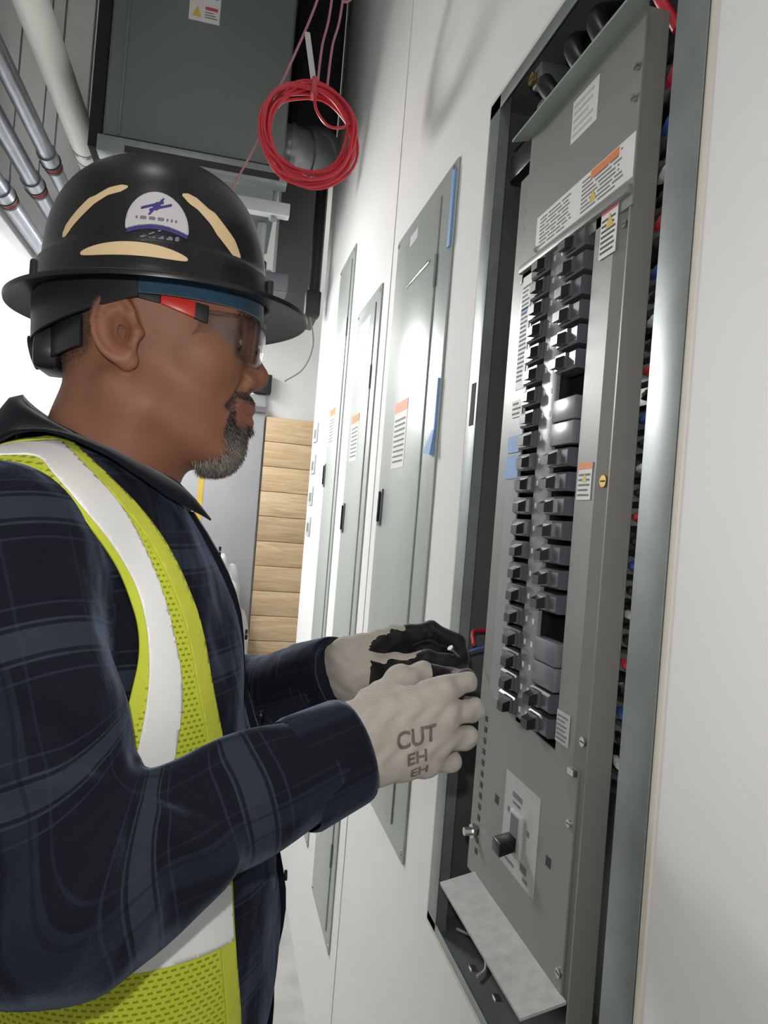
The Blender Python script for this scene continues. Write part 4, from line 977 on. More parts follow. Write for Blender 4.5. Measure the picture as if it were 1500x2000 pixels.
# ---- hard hat
def build_hat():
    tilt = math.radians(-3.5); O = np.array([-0.077, 0.775, 1.650])
    Rm = np.array([[math.cos(tilt), 0, math.sin(tilt)], [0, 1, 0], [-math.sin(tilt), 0, math.cos(tilt)]])
    def world(L): return L @ Rm.T + O
    # local dome: x forward, y left, z up from the brim
    AX, AY, HT = 0.111, 0.098, 0.146
    nu, nv = 144, 56
    def ring(t, k=1.0, dz=0.0):
        r = (1 - t ** 3.0) ** (1 / 2.2) if t < 1 else 0.0
        return r * k, t * HT + dz
    def surf(rows, name, material, parent, label=None):
        V = []; 
        for (rx, ry, z, ox) in rows:
            for i in range(nu):
                an = 2 * math.pi * i / nu; V.append((ox + rx * math.cos(an), ry * math.sin(an), z))
        V = world(np.array(V)); n = len(rows)
        Fq = np.array([(k * nu + i, k * nu + (i + 1) % nu, (k + 1) * nu + (i + 1) % nu, (k + 1) * nu + i) for k in range(n - 1) for i in range(nu)])
        return V, Fq
    outer = [];
    for k in range(nv + 1):
        s = k / nv; t = 1 - (1 - math.sin(s * math.pi / 2)) if False else math.cos(s * math.pi / 2) ** 0.9
        r, z = ring(min(t, 0.99999)); outer.append((max(r * AX, 0.0004), max(r * AY, 0.0004), z, 0.0))
    band = [(AX + 0.0035, AY + 0.0035, 0.030, 0), (AX + 0.004, AY + 0.004, 0.012, 0), (AX + 0.005, AY + 0.005, 0.004, 0)]
    outer = [q for q in outer if q[2] > 0.034] + [(AX + 0.001, AY + 0.001, 0.033, 0)] + band
    brim = []
    for s in np.linspace(0, 1, 10):
        e = 0.001 + (0.148 - AX - 0.005) * s; w = 0.001 + (0.139 - AY - 0.005) * s
        brim.append((AX + 0.005 + e, AY + 0.005 + w, 0.003 - 0.006 * s - 0.004 * s * s, 0.006 * s))
    lip = [(0.1492, 0.1402, -0.0085, 0.006), (0.1485, 0.1395, -0.0115, 0.006)]
    under = [(a - 0.002, b - 0.002, z - 0.0035, ox) for (a, b, z, ox) in brim[::-1]] + [(AX - 0.001, AY - 0.001, 0.006, 0)]
    inner = [((1 - t ** 3) ** (1 / 2.2) * (AX - 0.003), (1 - t ** 3) ** (1 / 2.2) * (AY - 0.003), t * (HT - 0.004), 0) for t in (0.1, 0.3, 0.5, 0.7, 0.85, 0.95, 0.995)]
    rows = outer + brim + lip + under + inner
    V, Fq = surf(rows, 'hat', None, None)
    me = big_mesh('hard_hat', V, Fq[:, ::-1]); fix_normals(me)
    HAT = obj('hard_hat', me, 'carbon_shell', PERSON, label='black full-brim hard hat with carbon weave')
    try: me.set_sharp_from_angle(angle=math.radians(50))
    except Exception: pass
    # decals cut from a fine dome surface
    nu2, fine = 360, []
    for z in np.linspace(0.004, 0.125, 120):
        t = z / HT; r = (1 - t ** 3.0) ** (1 / 2.2)
        k = 0.004 if z < 0.031 else 0.0
        fine.append((r * AX + k, r * AY + k, z, 0))
    L = []
    for (rx, ry, z, ox) in fine:
        an = np.linspace(0, 2 * np.pi, nu2, endpoint=False); L.append(np.stack([rx * np.cos(an), ry * np.sin(an), np.full(nu2, z)], 1))
    L = np.concatenate(L); n = len(fine)
    Fd = np.array([(k * nu2 + i, k * nu2 + (i + 1) % nu2, (k + 1) * nu2 + (i + 1) % nu2, (k + 1) * nu2 + i) for k in range(n - 1) for i in range(nu2)])
    Vd = world(L); Nd = vnormals(Vd, Fd)
    th = np.arctan2(L[:, 1], L[:, 0]); arc = (np.abs(th) - math.pi / 2) * -0.105; z = L[:, 2]      # arc: + forward, along the shell side
    side = np.where(L[:, 1] < 0, 1.0, -1.0)
    def decal(name, g, off, material, label=None, both=True):
        for sd in ((1, -1) if both else (1,)):
            v, t, nn, _ = clip(Vd, Fd, Nd, np.minimum(g, side * sd * 0.01), off); obj(name, shell(name, v, t, nn, off * 0.9), material, HAT, label=label)
    # sticker: white half-round over a dark panel with pale script
    sx = 0.007; q = arc - sx
    dome = np.minimum(0.030 - np.sqrt(q ** 2 + ((z - 0.0475) * 0.92) ** 2), z - 0.0475 + 0.006 * (q / 0.03) ** 2)
    decal('hat_sticker', dome, 0.0007, 'hat_white', 'white half-round sticker with a purple mark', False)
    decal('sticker_band', np.minimum(0.0022 - np.abs(z - 0.0462 + 0.006 * (q / 0.03) ** 2), 0.029 - np.abs(q)), 0.0007, 'hat_purple', None, False)
    u1, w1 = q + 0.001, z - 0.0655
    mark = np.maximum.reduce([0.0045 - np.abs(u1) - np.abs(w1), np.minimum(0.0013 - np.abs(w1 - 0.35 * u1 - 0.002), 0.011 - np.abs(u1 + 0.004)), np.minimum(0.0013 - np.abs(w1 - 0.35 * u1 + 0.002), 0.011 - np.abs(u1 - 0.004)), np.minimum(0.0012 - np.abs(u1 - 0.8 * w1), 0.009 - np.abs(w1))])
    decal('sticker_mark', mark, 0.0010, 'hat_purple', 'purple emblem', False)
    wid = np.where(np.sin(q * 1500) + 0.6 * np.sin(q * 3700 + 1) > -0.7, 1.0, -1.0)
    line = np.minimum(0.0016 - np.abs(z - 0.0535), 0.0215 - np.abs(q))
    decal('sticker_text', np.minimum(line, wid * 0.001), 0.0010, 'hat_grey', None, False)
    sc = np.minimum(0.0023 - np.abs(z - 0.0345 - 0.10 * q + 0.0012 * np.sin(q * 900)), 0.018 - np.abs(q - 0.003))
    sc = np.maximum(sc, np.minimum(0.0008 - np.abs(z - 0.0375 - 0.42 * (q + 0.010)), 0.012 - np.abs(q + 0.008)))
    decal('sticker_script', np.minimum(sc, np.where(np.sin(q * 2300) > -0.6, 1, -1) * 0.001), 0.0008, 'hat_grey', 'pale script', False)
    # reflective tapes
    e = (arc + 0.014) / 0.050
    low = np.minimum(0.0062 * np.sqrt(np.clip(1 - e ** 2, 0, 1)) - np.abs(z - 0.0185 - 0.0045 * (1 - e * e)), 0.049 - np.abs(arc + 0.014))
    decal('reflective_sticker', low, 0.0007, 'hat_tape', 'pale gold reflective tape', True)
    f = (arc - 0.032) / 0.062; zc = interp(f, [0, 0.25, 0.5, 0.75, 1.0], [0.082, 0.076, 0.064, 0.050, 0.036]); hw = interp(f, [0, 0.1, 0.45, 0.55, 0.9, 1.0], [0.001, 0.0050, 0.0072, 0.0105, 0.0095, 0.002])
    decal('reflective_sticker', np.minimum(hw - np.abs(z - zc), np.minimum(f, 1 - f) * 0.05), 0.0007, 'hat_tape', 'pale gold reflective tape', True)
    f = (-arc - 0.024) / 0.066; zc = interp(f, [0, 0.3, 0.6, 0.8, 1.0], [0.083, 0.078, 0.066, 0.054, 0.040]); hw = interp(f, [0, 0.1, 0.5, 0.6, 0.95, 1.0], [0.001, 0.0036, 0.0042, 0.0062, 0.0058, 0.002])
    decal('reflective_sticker', np.minimum(hw - np.abs(z - zc), np.minimum(f, 1 - f) * 0.05), 0.0007, 'hat_tape', 'pale gold reflective tape', True)
    # suspension: headband, rear ratchet, nape strap, brow pad
    def strip(name, a0, a1, zf, z0, z1, rx, ry, material, label=None, th=0.003):
        n = 40; Vv = []; 
        for i in range(n + 1):
            an = a0 + (a1 - a0) * i / n
            for (rr, zz) in ((0, z0), (0, z1), (-th, z1), (-th, z0)):
                Vv.append(((rx + rr) * math.cos(an) - 0.004, (ry + rr) * math.sin(an), zz + zf(an)))
        Vv = world(np.array(Vv)); Ff = []
        for i in range(n):
            for k in range(4): Ff.append((i * 4 + k, i * 4 + (k + 1) % 4, (i + 1) * 4 + (k + 1) % 4, (i + 1) * 4 + k))
        Ff += [(0, 1, 2, 3), (n * 4 + 3, n * 4 + 2, n * 4 + 1, n * 4)]
        me = mesh_from(name, Vv, Ff, True); fix_normals(me); me.set_sharp_from_angle(angle=math.radians(40))
        return obj(name, me, material, HAT, label=label)
    strip('brow_pad', -2.0, 2.0, lambda a: 0, -0.012, 0.022, 0.113, 0.091, 'brow_pad', 'blue sweatband')
    strip('headband', 1.62, 2 * math.pi - 1.62, lambda a: -0.034 * max(0, -math.cos(a)), -0.014, 0.028, 0.115, 0.0930, 'hat_plastic', 'dark adjustable headband')
    strip('nape_strap', 2.2, 2 * math.pi - 2.2, lambda a: -0.030 - 0.022 * max(0, -math.cos(a)), -0.016, 0.012, 0.099, 0.086, 'hat_plastic')
    R = world(np.array([[-0.098, 0, -0.050]]))[0]
    obj('ratchet', MB().prism([(R[1] - 0.030, R[2] - 0.026), (R[1] + 0.030, R[2] - 0.026), (R[1] + 0.036, R[2] - 0.010), (R[1] + 0.032, R[2] + 0.030), (R[1] - 0.032, R[2] + 0.030), (R[1] - 0.036, R[2] - 0.010)], 0, R[0] - 0.013, R[0] + 0.010), 'hat_plastic', HAT, bevel=0.005)
    obj('ratchet_knob', MB().tube([(R[0] - 0.013, R[1], R[2] - 0.006), (R[0] - 0.020, R[1], R[2] - 0.008)], 0.017, 18), 'rubber', HAT, smooth=True)
    # accessory slot blocks on the lower shell
    for an in (-0.18, 0.18, math.pi - 0.18, math.pi + 0.18):
        c = world(np.array([[(AX + 0.004) * math.cos(an), (AY + 0.004) * math.sin(an), 0.018]]))[0]
        obj('slot_block', MB().box(c - [0.004, 0.009, 0.012], c + [0.004, 0.009, 0.012]), 'hat_plastic', HAT, bevel=0.003)
build_hat()

# ---- safety glasses
def build_glasses():
    def w(a, b, c): return (HC[0] + a, HC[1] + b, HC[2] + c)
    # lens shield: wraps from temple to temple
    n, k = 36, 10; Vv = []
    for i in range(n + 1):
        s = -1 + 2 * i / n; b = 0.072 * math.sin(s * 1.25) / math.sin(1.25); a = 0.121 - 0.066 * abs(s) ** 2.3
        for j in range(k + 1):
            t = j / k; dip = 0.010 * math.exp(-(s / 0.16) ** 2)
            z0 = -0.010 + 0.016 * abs(s) ** 3 + dip + 0.002; z1 = 0.041 - 0.006 * abs(s) ** 2
            c = z0 + (z1 - z0) * t; Vv.append(w(a - 0.010 * (1 - t) ** 2 * (0.5 + 0.5 * abs(s)) - 0.002 * t, b, c))
    Vv = np.array(Vv); Fq = np.array([(i * (k + 1) + j, (i + 1) * (k + 1) + j, (i + 1) * (k + 1) + j + 1, i * (k + 1) + j + 1) for i in range(n) for j in range(k)])
    T = tri(Fq); N = vnormals(Vv, T)
    G = obj('safety_glasses', shell('safety_glasses', Vv, T, N, 0.0018), 'clear_lens', PERSON, label='clear safety glasses with red and black temples')
    for s in (-1, 1):
        def arm(nm, a0, a1, c0, c1, h0, h1, b0, b1, m):
            obj(nm, MB().hexa([w(a0, s * (b0 - 0.0018), c0 - h0), w(a1, s * (b1 - 0.0018), c1 - h1), w(a1, s * (b1 + 0.0018), c1 - h1), w(a0, s * (b0 + 0.0018), c0 - h0),
                               w(a0, s * (b0 - 0.0018), c0 + h0), w(a1, s * (b1 - 0.0018), c1 + h1), w(a1, s * (b1 + 0.0018), c1 + h1), w(a0, s * (b0 + 0.0018), c0 + h0)]), m, G, bevel=0.0012)
        arm('temple_arm', -0.008, 0.016, 0.0395, 0.0375, 0.004, 0.005, 0.0795, 0.078, 'rubber')
        arm('temple_accent', 0.016, 0.048, 0.0375, 0.032, 0.005, 0.0078, 0.0782, 0.0752, 'arm_red')
        arm('temple_hinge', 0.046, 0.060, 0.032, 0.030, 0.0078, 0.0085, 0.0750, 0.0715, 'rubber')
    obj('nose_pad', MB().tube([w(0.109, -0.010, 0.012), w(0.112, 0, 0.018), w(0.109, 0.010, 0.012)], 0.0022, 8), 'rubber', G, smooth=True)
build_glasses()
# ---- shirt, vest
YC = 0.775
SH_R, EL_R, WR_R = (-0.165, 0.605, 1.400), (-0.083, 0.532, 1.176), (0.132, 0.622, 1.242)
SH_L, EL_L, WR_L = (-0.165, 0.945, 1.400), (-0.020, 1.000, 1.165), (0.152, 0.804, 1.266)
def torso_sdf(P):
    q = P.copy(); q[:, 1] = np.abs(q[:, 1] - YC)
    d = s_ell(q, (-0.125, 0, 1.335), (0.128, 0.168, 0.165))
    d = smin(d, s_cone(q, (-0.150, 0.0, 1.415), (-0.160, 0.145, 1.400), 0.066, 0.058), 0.05)
    d = smin(d, s_cone(q, (-0.145, 0.02, 1.436), (-0.160, 0.120, 1.410), 0.046, 0.050), 0.05)
    d = smin(d, s_ell(q, (-0.085, 0, 1.20), (0.135, 0.163, 0.21)), 0.06)
    d = smin(d, s_ell(q, (-0.045, 0, 1.03), (0.143, 0.168, 0.20)), 0.06)
    d = smin(d, s_ell(q, (-0.055, 0, 0.90), (0.145, 0.172, 0.17)), 0.05)
    return d
def folds(P, A, B, amp, k, ph):
    A = np.array(A, np.float32); B = np.array(B, np.float32); ab = B - A; t = ((P - A) @ ab) / (ab @ ab); L = np.linalg.norm(ab)
    x = t * L; s = P @ V3(31, -17, 23)
    return amp * np.sin(x * k + 2.2 * np.sin(s * 0.35 + ph) + ph)
def arm_sdf(P, S, E, W):
    up = s_cone(P, S, E, 0.068, 0.061)
    fo = s_cone(P, E, W, 0.061, 0.042)
    d = smin(up, fo, 0.035)
    # sleeve bulk under the elbow and pull folds round the bend
    d = smin(d, s_ell(P, (E[0] + 0.006, E[1], E[2] - 0.010), (0.068, 0.057, 0.056)), 0.03)
    e = np.linalg.norm(P - V3(*E), axis=1)
    wgt = np.exp(-(e / 0.11) ** 2)
    d = d + wgt * folds(P, E, ((S[0] + W[0]) / 2, (S[1] + W[1]) / 2, (S[2] + W[2]) / 2 + 0.02), 0.0, 1, 0)
    d = d + folds(P, S, E, 0.0022, 62, 0.6) * np.exp(-((e - 0.12) / 0.12) ** 2) + folds(P, E, W, 0.0026, 58, 2.0) * np.exp(-((e - 0.14) / 0.10) ** 2)
    return d
def crook_folds(P, S, E, W, amp):
    """creases that fan out from the crook of the arm"""
    S, E, W = (np.array(q) for q in (S, E, W)); a = (S - E) / np.linalg.norm(S - E); b = (W - E) / np.linalg.norm(W - E)
    m = (a + b) / np.linalg.norm(a + b); n = np.cross(a, b); n /= np.linalg.norm(n); t = np.cross(n, m)
    r = P - (E + m * 0.070).astype(np.float32); x = -(r @ m.astype(np.float32)); y = r @ t.astype(np.float32); z = r @ n.astype(np.float32)
    rad = np.sqrt(x * x + y * y); ph = np.arctan2(y, x) + 0.25 * np.sin(z * 40 + 1.0)
    k = np.cos(ph * 5.2 + 0.7) + 0.45 * np.cos(ph * 9.5 + 2.0)
    return -amp * k * np.exp(-((rad - 0.075) / 0.055) ** 2) * np.clip(rad / 0.03, 0, 1)
def cut_plane(P, W, D, off): 
    D = V3(*D); D = D / np.linalg.norm(D); return (P - V3(*W)) @ D - off
def shirt_sdf(P):
    d = torso_sdf(P)
    n = 0.003 * np.sin(P[:, 2] * 46 + 3 * np.sin(P[:, 1] * 21) + P[:, 0] * 30)
    d = d + n
    r = arm_sdf(P, SH_R, EL_R, WR_R); r = r + crook_folds(P, SH_R, EL_R, WR_R, 0.0075)
    r = smax(r, cut_plane(P, WR_R, np.array(WR_R) - np.array(EL_R), -0.004), 0.006)
    l = arm_sdf(P, SH_L, EL_L, WR_L); l = smax(l, cut_plane(P, WR_L, np.array(WR_L) - np.array(EL_L), -0.004), 0.006)
    d = smin(d, r, 0.022); d = smin(d, l, 0.022)
    # neck opening and hem
    d = smax(d, -s_ell(P, (-0.118, YC, 1.525), (0.078, 0.074, 0.075)), 0.01)
    return np.maximum(d, 0.80 - P[:, 2])
def cloth_uv(V):
    out = np.zeros((len(V), 3)); Vf = V.astype(np.float32)
    dt = torso_sdf(Vf).astype(float)
    an = np.arctan2(V[:, 1] - YC, V[:, 0] + 0.10); out[:, 0] = V[:, 2] + 0.02; out[:, 1] = an * 0.16
    for (S, E, W, off) in ((SH_R, EL_R, WR_R, 0.0), (SH_L, EL_L, WR_L, 0.03)):
        da = arm_sdf(Vf, S, E, W).astype(float); m = da < dt + 0.003
        S, E, W = map(np.array, (S, E, W)); L1 = np.linalg.norm(E - S)
        a = (E - S) / L1; b = (W - E) / np.linalg.norm(W - E); nb = np.cross(a, b); nb /= np.linalg.norm(nb)
        r = V - E; w = sstep(r @ ((a + b) / np.linalg.norm(a + b)), -0.055, 0.055)
        u = (L1 + r @ a) * (1 - w) + (L1 + r @ b) * w
        pa = np.arctan2(r @ np.cross(a, nb), r @ nb); pb = np.arctan2(r @ np.cross(b, nb), r @ nb)
        ph = np.arctan2((1 - w) * np.sin(pa) + w * np.sin(pb), (1 - w) * np.cos(pa) + w * np.cos(pb))
        out[m, 0] = u[m] + off + 0.055; out[m, 1] = ph[m] * 0.066 + off + 0.02
    return out
def build_shirt():
    V, Fq = surfnets(shirt_sdf, (-0.36, 0.44, 0.79), (0.19, 1.10, 1.56), 0.0045)
    me = big_mesh('plaid_shirt', V, Fq, True, {'cloth': cloth_uv(V)})
    S = obj('plaid_shirt', me, 'plaid', PERSON, label='dark navy plaid flannel shirt')
    # cuffs
    for (W, E) in ((WR_R, EL_R), (WR_L, EL_L)):
        W = Vector(W); ax = (W - Vector(E)).normalized(); m = MB(); 
        a = ax.cross(Vector((0, 1, 0))).normalized(); b = ax.cross(a); n = 32
        prof = [(-0.058, 0.0478), (-0.052, 0.0496), (-0.006, 0.0475), (0.0, 0.0462), (0.0, 0.0425), (-0.012, 0.0420)]
        for (t, r) in prof:
            for i in range(n):
                an = 2 * math.pi * i / n; m.v.append(tuple(W + ax * t + (a * math.cos(an) * 1.0 + b * math.sin(an) * 0.93) * r * (1 + 0.02 * math.sin(3 * an))))
        for k in range(len(prof) - 1):
            for i in range(n): m.f.append((k * n + i, k * n + (i + 1) % n, (k + 1) * n + (i + 1) % n, (k + 1) * n + i))
        me = mesh_from('cuff', m.v, m.f, True); fix_normals(me)
        v = np.array(m.v); uv = np.zeros((len(v), 3))
        for i, p in enumerate(m.v):
            r = Vector(p) - W; uv[i] = (0.03 + 0.0 * r.dot(ax), math.atan2(r.dot(b), r.dot(a)) * 0.05 * 1.3 + 0.02, 0)
        at = me.attributes.new('cloth', 'FLOAT_VECTOR', 'POINT'); at.data.foreach_set('vector', uv.astype(np.float32).ravel())
        obj('cuff', me, 'plaid', S)
    # collar: standing band that folds over, points at the front
    n = 60; Vv = []; rows = 7
    for i in range(n + 1):
        an = -2.72 + 5.44 * i / n         # open at the front (an measured from the back)
        fr = abs(an) / 2.72
        cx, cy = -0.118 - 0.078 * math.cos(an), YC + 0.074 * math.sin(an)
        ox, oy = -math.cos(an), math.sin(an)
        zb = 1.512 - 0.082 * fr ** 1.15
        fall = 0.052 + 0.020 * fr ** 5
        for (k, (o_, z_)) in enumerate(((0.006, -0.022), (0.001, 0.0), (-0.002, 0.022), (0.002, 0.030), (0.010, 0.027), (0.027, 0.027 - fall * 0.55), (0.044, 0.027 - fall))):
            Vv.append((cx + ox * o_, cy + oy * o_, zb + z_))
    Vv = np.array(Vv)
    for k in (4, 5, 6):          # the fall lies on the shoulder cloth
        idx = np.arange(k, len(Vv), rows)
        for _ in range(60):
            lo_ = shirt_sdf(Vv[idx].astype(np.float32)) < 0.0035 * (k - 3) + 0.003
            if not lo_.any(): break
            Vv[idx[lo_], 2] += 0.001
    Fc = np.array([(i * rows + j, i * rows + j + 1, (i + 1) * rows + j + 1, (i + 1) * rows + j) for i in range(n) for j in range(rows - 1)])
    T = tri(Fc); N = vnormals(Vv, T)
    obj('collar', shell('collar', Vv, T, N, 0.002), 'collar_navy', S)
    # button placket
    m = MB(); prev = None
    for z in np.linspace(0.84, 1.44, 30):
        lo, hi = -0.2, 0.2
        for _ in range(24):
            mid = (lo + hi) / 2
            if shirt_sdf(np.array([[mid, YC, z]], np.float32))[0] < 0: lo = mid
            else: hi = mid
        x = lo; m.v += [(x - 0.006, YC - 0.017, z), (x + 0.004, YC - 0.016, z), (x + 0.004, YC + 0.016, z), (x - 0.006, YC + 0.017, z)]
        k = len(m.v) - 8
        if k >= 0:
            for j in range(4): m.f.append((k + j, k + (j + 1) % 4, k + 4 + (j + 1) % 4, k + 4 + j))
    m.f.append((0, 1, 2, 3)); k = len(m.v) - 4; m.f.append((k, k + 1, k + 2, k + 3))
    obj('placket', m, 'collar_navy', S, smooth=True)
    for z in np.linspace(0.88, 1.40, 7):
        i = int((z - 0.84) / 0.6 * 29) * 4 + 1; x = m.v[i][0]
        obj('button', MB().disc((x - 0.0005, YC, z), (1, 0, 0), 0.0055, 0.0025, 14), 'button', S, smooth=True)
build_shirt()
def vest_base(P):
    d = torso_sdf(P) - 0.007
    return np.maximum(d, 0.83 - P[:, 2])
EDGE = ([0.80, 0.993, 1.062, 1.223, 1.295, 1.337, 1.371, 1.404, 1.430, 1.455, 1.479, 1.507, 1.56], [0.075, 0.057, 0.046, 0.025, 0.006, -0.004, -0.018, -0.036, -0.054, -0.079, -0.108, -0.146, -0.22])
STR_R = ([0.9, 1.10, 1.20, 1.26, 1.292, 1.337, 1.373, 1.406, 1.442, 1.467, 1.496, 1.54], [-0.035, -0.028, -0.022, -0.016, -0.016, -0.028, -0.040, -0.057, -0.077, -0.104, -0.139, -0.20])
STR_L = ([0.9, 1.10, 1.20, 1.289, 1.32, 1.361, 1.395, 1.433, 1.477, 1.52], [-0.070, -0.062, -0.052, -0.043, -0.045, -0.053, -0.070, -0.097, -0.142, -0.20])
ARMH = ([0.8, 1.16, 1.18, 1.20, 1.23, 1.26, 1.33, 1.373, 1.408, 1.444, 1.464, 1.52], [-0.4, -0.3, -0.22, -0.14, -0.085, -0.060, -0.050, -0.065, -0.082, -0.112, -0.142, -0.24])
def build_vest():
    V, Fq = surfnets(vest_base, (-0.36, 0.54, 0.80), (0.15, 1.01, 1.56), 0.0045)
    N = vnormals(V, Fq); y = np.abs(V[:, 1] - YC); x, z = V[:, 0], V[:, 2]
    f = sstep(x, -0.165, -0.130)       # 0 over and behind the shoulder, 1 in front of it
    def blend(front, back): return front * f + back * (1 - f)
    ge = blend((sinterp(z, *EDGE) - x) * 0.8, np.where(z > 1.38, y - 0.092, 0.05))
    ge = np.where((y < 0.03) & (x > -0.1), -0.02, ge)
    ga = blend((x - sinterp(z, *ARMH)) * 0.8, np.where(z > 1.22, 0.176 - y, 0.05))
    g = np.minimum(np.minimum(ge, ga), z - 0.835)
    an = np.arctan2(V[:, 1] - YC, x + 0.10); uv = np.stack([z, an * 0.16, 0 * z], 1)
    gs = blend(np.minimum(sinterp(z, *STR_R) - x, x - sinterp(z, *STR_L)) * 0.8, 0.022 - np.abs(y - 0.131))
    at = {'cloth': uv, 'mesh': (np.minimum(ge - 0.011, ga - 0.008) > 0).astype(float)}
    v, t, nn, a2 = clip(V, Fq, N, g, 0.0, at)
    VEST = obj('safety_vest', shell('safety_vest', v, t, nn, 0.003, a2), 'lime_mesh', PERSON, label='lime yellow mesh safety vest with reflective strips')
    for s in (-1, 1):
        k = np.sign(V[:, 1] - YC) == s
        v, t, nn, _ = clip(V, Fq, N, np.where(k, np.minimum(gs, np.minimum(g - 0.001, z - 1.105)), -0.01), 0.0016)
        obj('reflective_strip', shell('reflective_strip', v, t, nn, 0.0014), 'reflective_tape', VEST, label='bright reflective strip')
        v, t, nn, _ = clip(V, Fq, N, np.where(k, np.minimum(0.024 - np.abs(z - 1.092), g - 0.001), -0.01), 0.0018)
        obj('reflective_strip', shell('reflective_strip', v, t, nn, 0.0014), 'reflective_tape', VEST, label='bright reflective strip')
        v, t, nn, _ = clip(V, Fq, N, np.where(k, np.minimum(g, 0.010 - ge), -0.01), 0.0014)
        obj('edge_binding', shell('edge_binding', v, t, nn, 0.0012), 'lime_binding', VEST)
build_vest()

# ---- gloved hands
def chain(P, pts, rs, k=0.004):
    d = None
    for i in range(len(pts) - 1):
        e = s_cone(P, pts[i], pts[i + 1], rs[i], rs[i + 1]); d = e if d is None else smin(d, e, k)
    return d
def shift(H, d): return {k: [tuple(np.array(p) + np.array(d)) for p in v] for k, v in H.items()}
RH = dict(
    index=[(0.228, 0.652, 1.300), (0.262, 0.672, 1.306), (0.256, 0.696, 1.301), (0.240, 0.703, 1.297)],
    middle=[(0.233, 0.649, 1.277), (0.270, 0.667, 1.279), (0.264, 0.693, 1.275), (0.245, 0.700, 1.272)],
    ring=[(0.229, 0.648, 1.254), (0.264, 0.664, 1.252), (0.258, 0.689, 1.249), (0.239, 0.696, 1.248)],
    pinky=[(0.219, 0.649, 1.233), (0.250, 0.662, 1.229), (0.246, 0.684, 1.228), (0.230, 0.691, 1.229)],
    thumb=[(0.168, 0.655, 1.283), (0.196, 0.678, 1.302), (0.224, 0.692, 1.306), (0.246, 0.700, 1.304)])
RH = shift(RH, (-0.007, 0, -0.012))
LH = dict(
    index=[(0.214, 0.806, 1.312), (0.256, 0.800, 1.322), (0.280, 0.780, 1.312), (0.280, 0.757, 1.298)],
    middle=[(0.222, 0.812, 1.294), (0.266, 0.808, 1.300), (0.288, 0.786, 1.292), (0.282, 0.762, 1.282)],
    ring=[(0.222, 0.816, 1.274), (0.262, 0.812, 1.276), (0.276, 0.788, 1.270), (0.260, 0.770, 1.266)],
    pinky=[(0.216, 0.816, 1.256), (0.250, 0.810, 1.254), (0.260, 0.788, 1.250), (0.244, 0.774, 1.250)],
    thumb=[(0.168, 0.790, 1.270), (0.206, 0.768, 1.284), (0.240, 0.756, 1.294), (0.266, 0.748, 1.296)])
def hand_sdf(H, W, up, E):
    W = np.array(W); E = np.array(E)
    def fn(P):
        d = None
        for nm in ('index', 'middle', 'ring', 'pinky'):
            r = 0.0112 if nm != 'pinky' else 0.0098
            f = chain(P, H[nm], [r + 0.0012, r, r - 0.0007, r - 0.0016])
            d = f if d is None else np.minimum(d, f) if False else smin(d, f, 0.0025)
        palm = None
        for nm, o in (('index', 0.020), ('middle', 0.007), ('ring', -0.007), ('pinky', -0.020)):
            a = W + np.array(up) * o * 1.0
            c = s_cone(P, tuple(a), H[nm][0], 0.0185, 0.0140); palm = c if palm is None else smin(palm, c, 0.016)
        th = chain(P, H['thumb'], [0.0185, 0.0150, 0.0122, 0.0095], 0.008)
        web = s_cone(P, tuple(W + np.array(up) * 0.014), H['thumb'][0], 0.020, 0.019)
        palm = smin(palm, web, 0.016)
        d = smin(d, palm, 0.007); d = smin(d, th, 0.010)
        wr = None
        ax = (E - W) / np.linalg.norm(E - W)
        for o in (0.015, -0.015):
            c = s_cone(P, tuple(W + np.array(up) * o), tuple(W + ax * 0.045 + np.array(up) * o), 0.0185, 0.020); wr = c if wr is None else smin(wr, c, 0.02)
        d = smin(d, wr, 0.012)
        return d + 0.0007 * np.sin(P[:, 0] * 260 + 2 * np.sin(P[:, 2] * 190)) 
    return fn
def build_gloves():
    upR = np.array((-0.30, 0.05, 0.95)); upR /= np.linalg.norm(upR)
    WR = (0.142, 0.628, 1.243); WL = (0.164, 0.800, 1.272)
    V, Fq = surfnets(hand_sdf(RH, WR, upR, EL_R), (0.070, 0.575, 1.165), (0.300, 0.735, 1.345), 0.0022)
    N = vnormals(V, Fq)
    coat = sstep(N[:, 1], -0.05, 0.45) * sstep(V[:, 0], 0.165, 0.185) * 0.9 + 0.95 * sstep(V[:, 1] - 0.665, -0.004, 0.006) * (V[:, 0] > 0.222)
    G = obj('work_glove', big_mesh('work_glove', V, Fq, True, {'coat': np.clip(coat, 0, 1)}), 'glove_knit', PERSON, label='grey knit work glove on the near hand, black-coated palm')
    text_on(G, V, Fq)
    upL = np.array((-0.25, 0.0, 0.97)); upL /= np.linalg.norm(upL)
    V, Fq = surfnets(hand_sdf(LH, WL, upL, EL_L), (0.09, 0.715, 1.20), (0.315, 0.885, 1.36), 0.0022)
    N = vnormals(V, Fq)
    top = sstep(N[:, 2], 0.35, 0.75)
    coat = np.maximum(sstep(-N[:, 1] + 0.3 - 0.9 * top, -0.05, 0.25) * sstep(V[:, 0], 0.174, 0.182), 0.95 * sstep(V[:, 0], 0.214, 0.228))
    thumbtop = np.exp(-(((V[:, 1] - 0.772) / 0.022) ** 2)) * (N[:, 2] > 0.6) * (V[:, 0] < 0.232)
    obj('work_glove', big_mesh('work_glove', V, Fq, True, {'coat': np.clip(coat - 0.8 * thumbtop, 0, 1)}), 'glove_knit', PERSON, label='grey knit work glove on the far hand, black palm turned to view')
    s = tag(obj('small_screw', MB().tube([(0.262, 0.744, 1.312), (0.276, 0.748, 1.300)], 0.0016, 8).tube([(0.2605, 0.7435, 1.3135), (0.2622, 0.744, 1.312)], 0.0036, 10), 'screw_steel', smooth=True), 'small steel screw pinched between the gloved fingertips', 'screw')
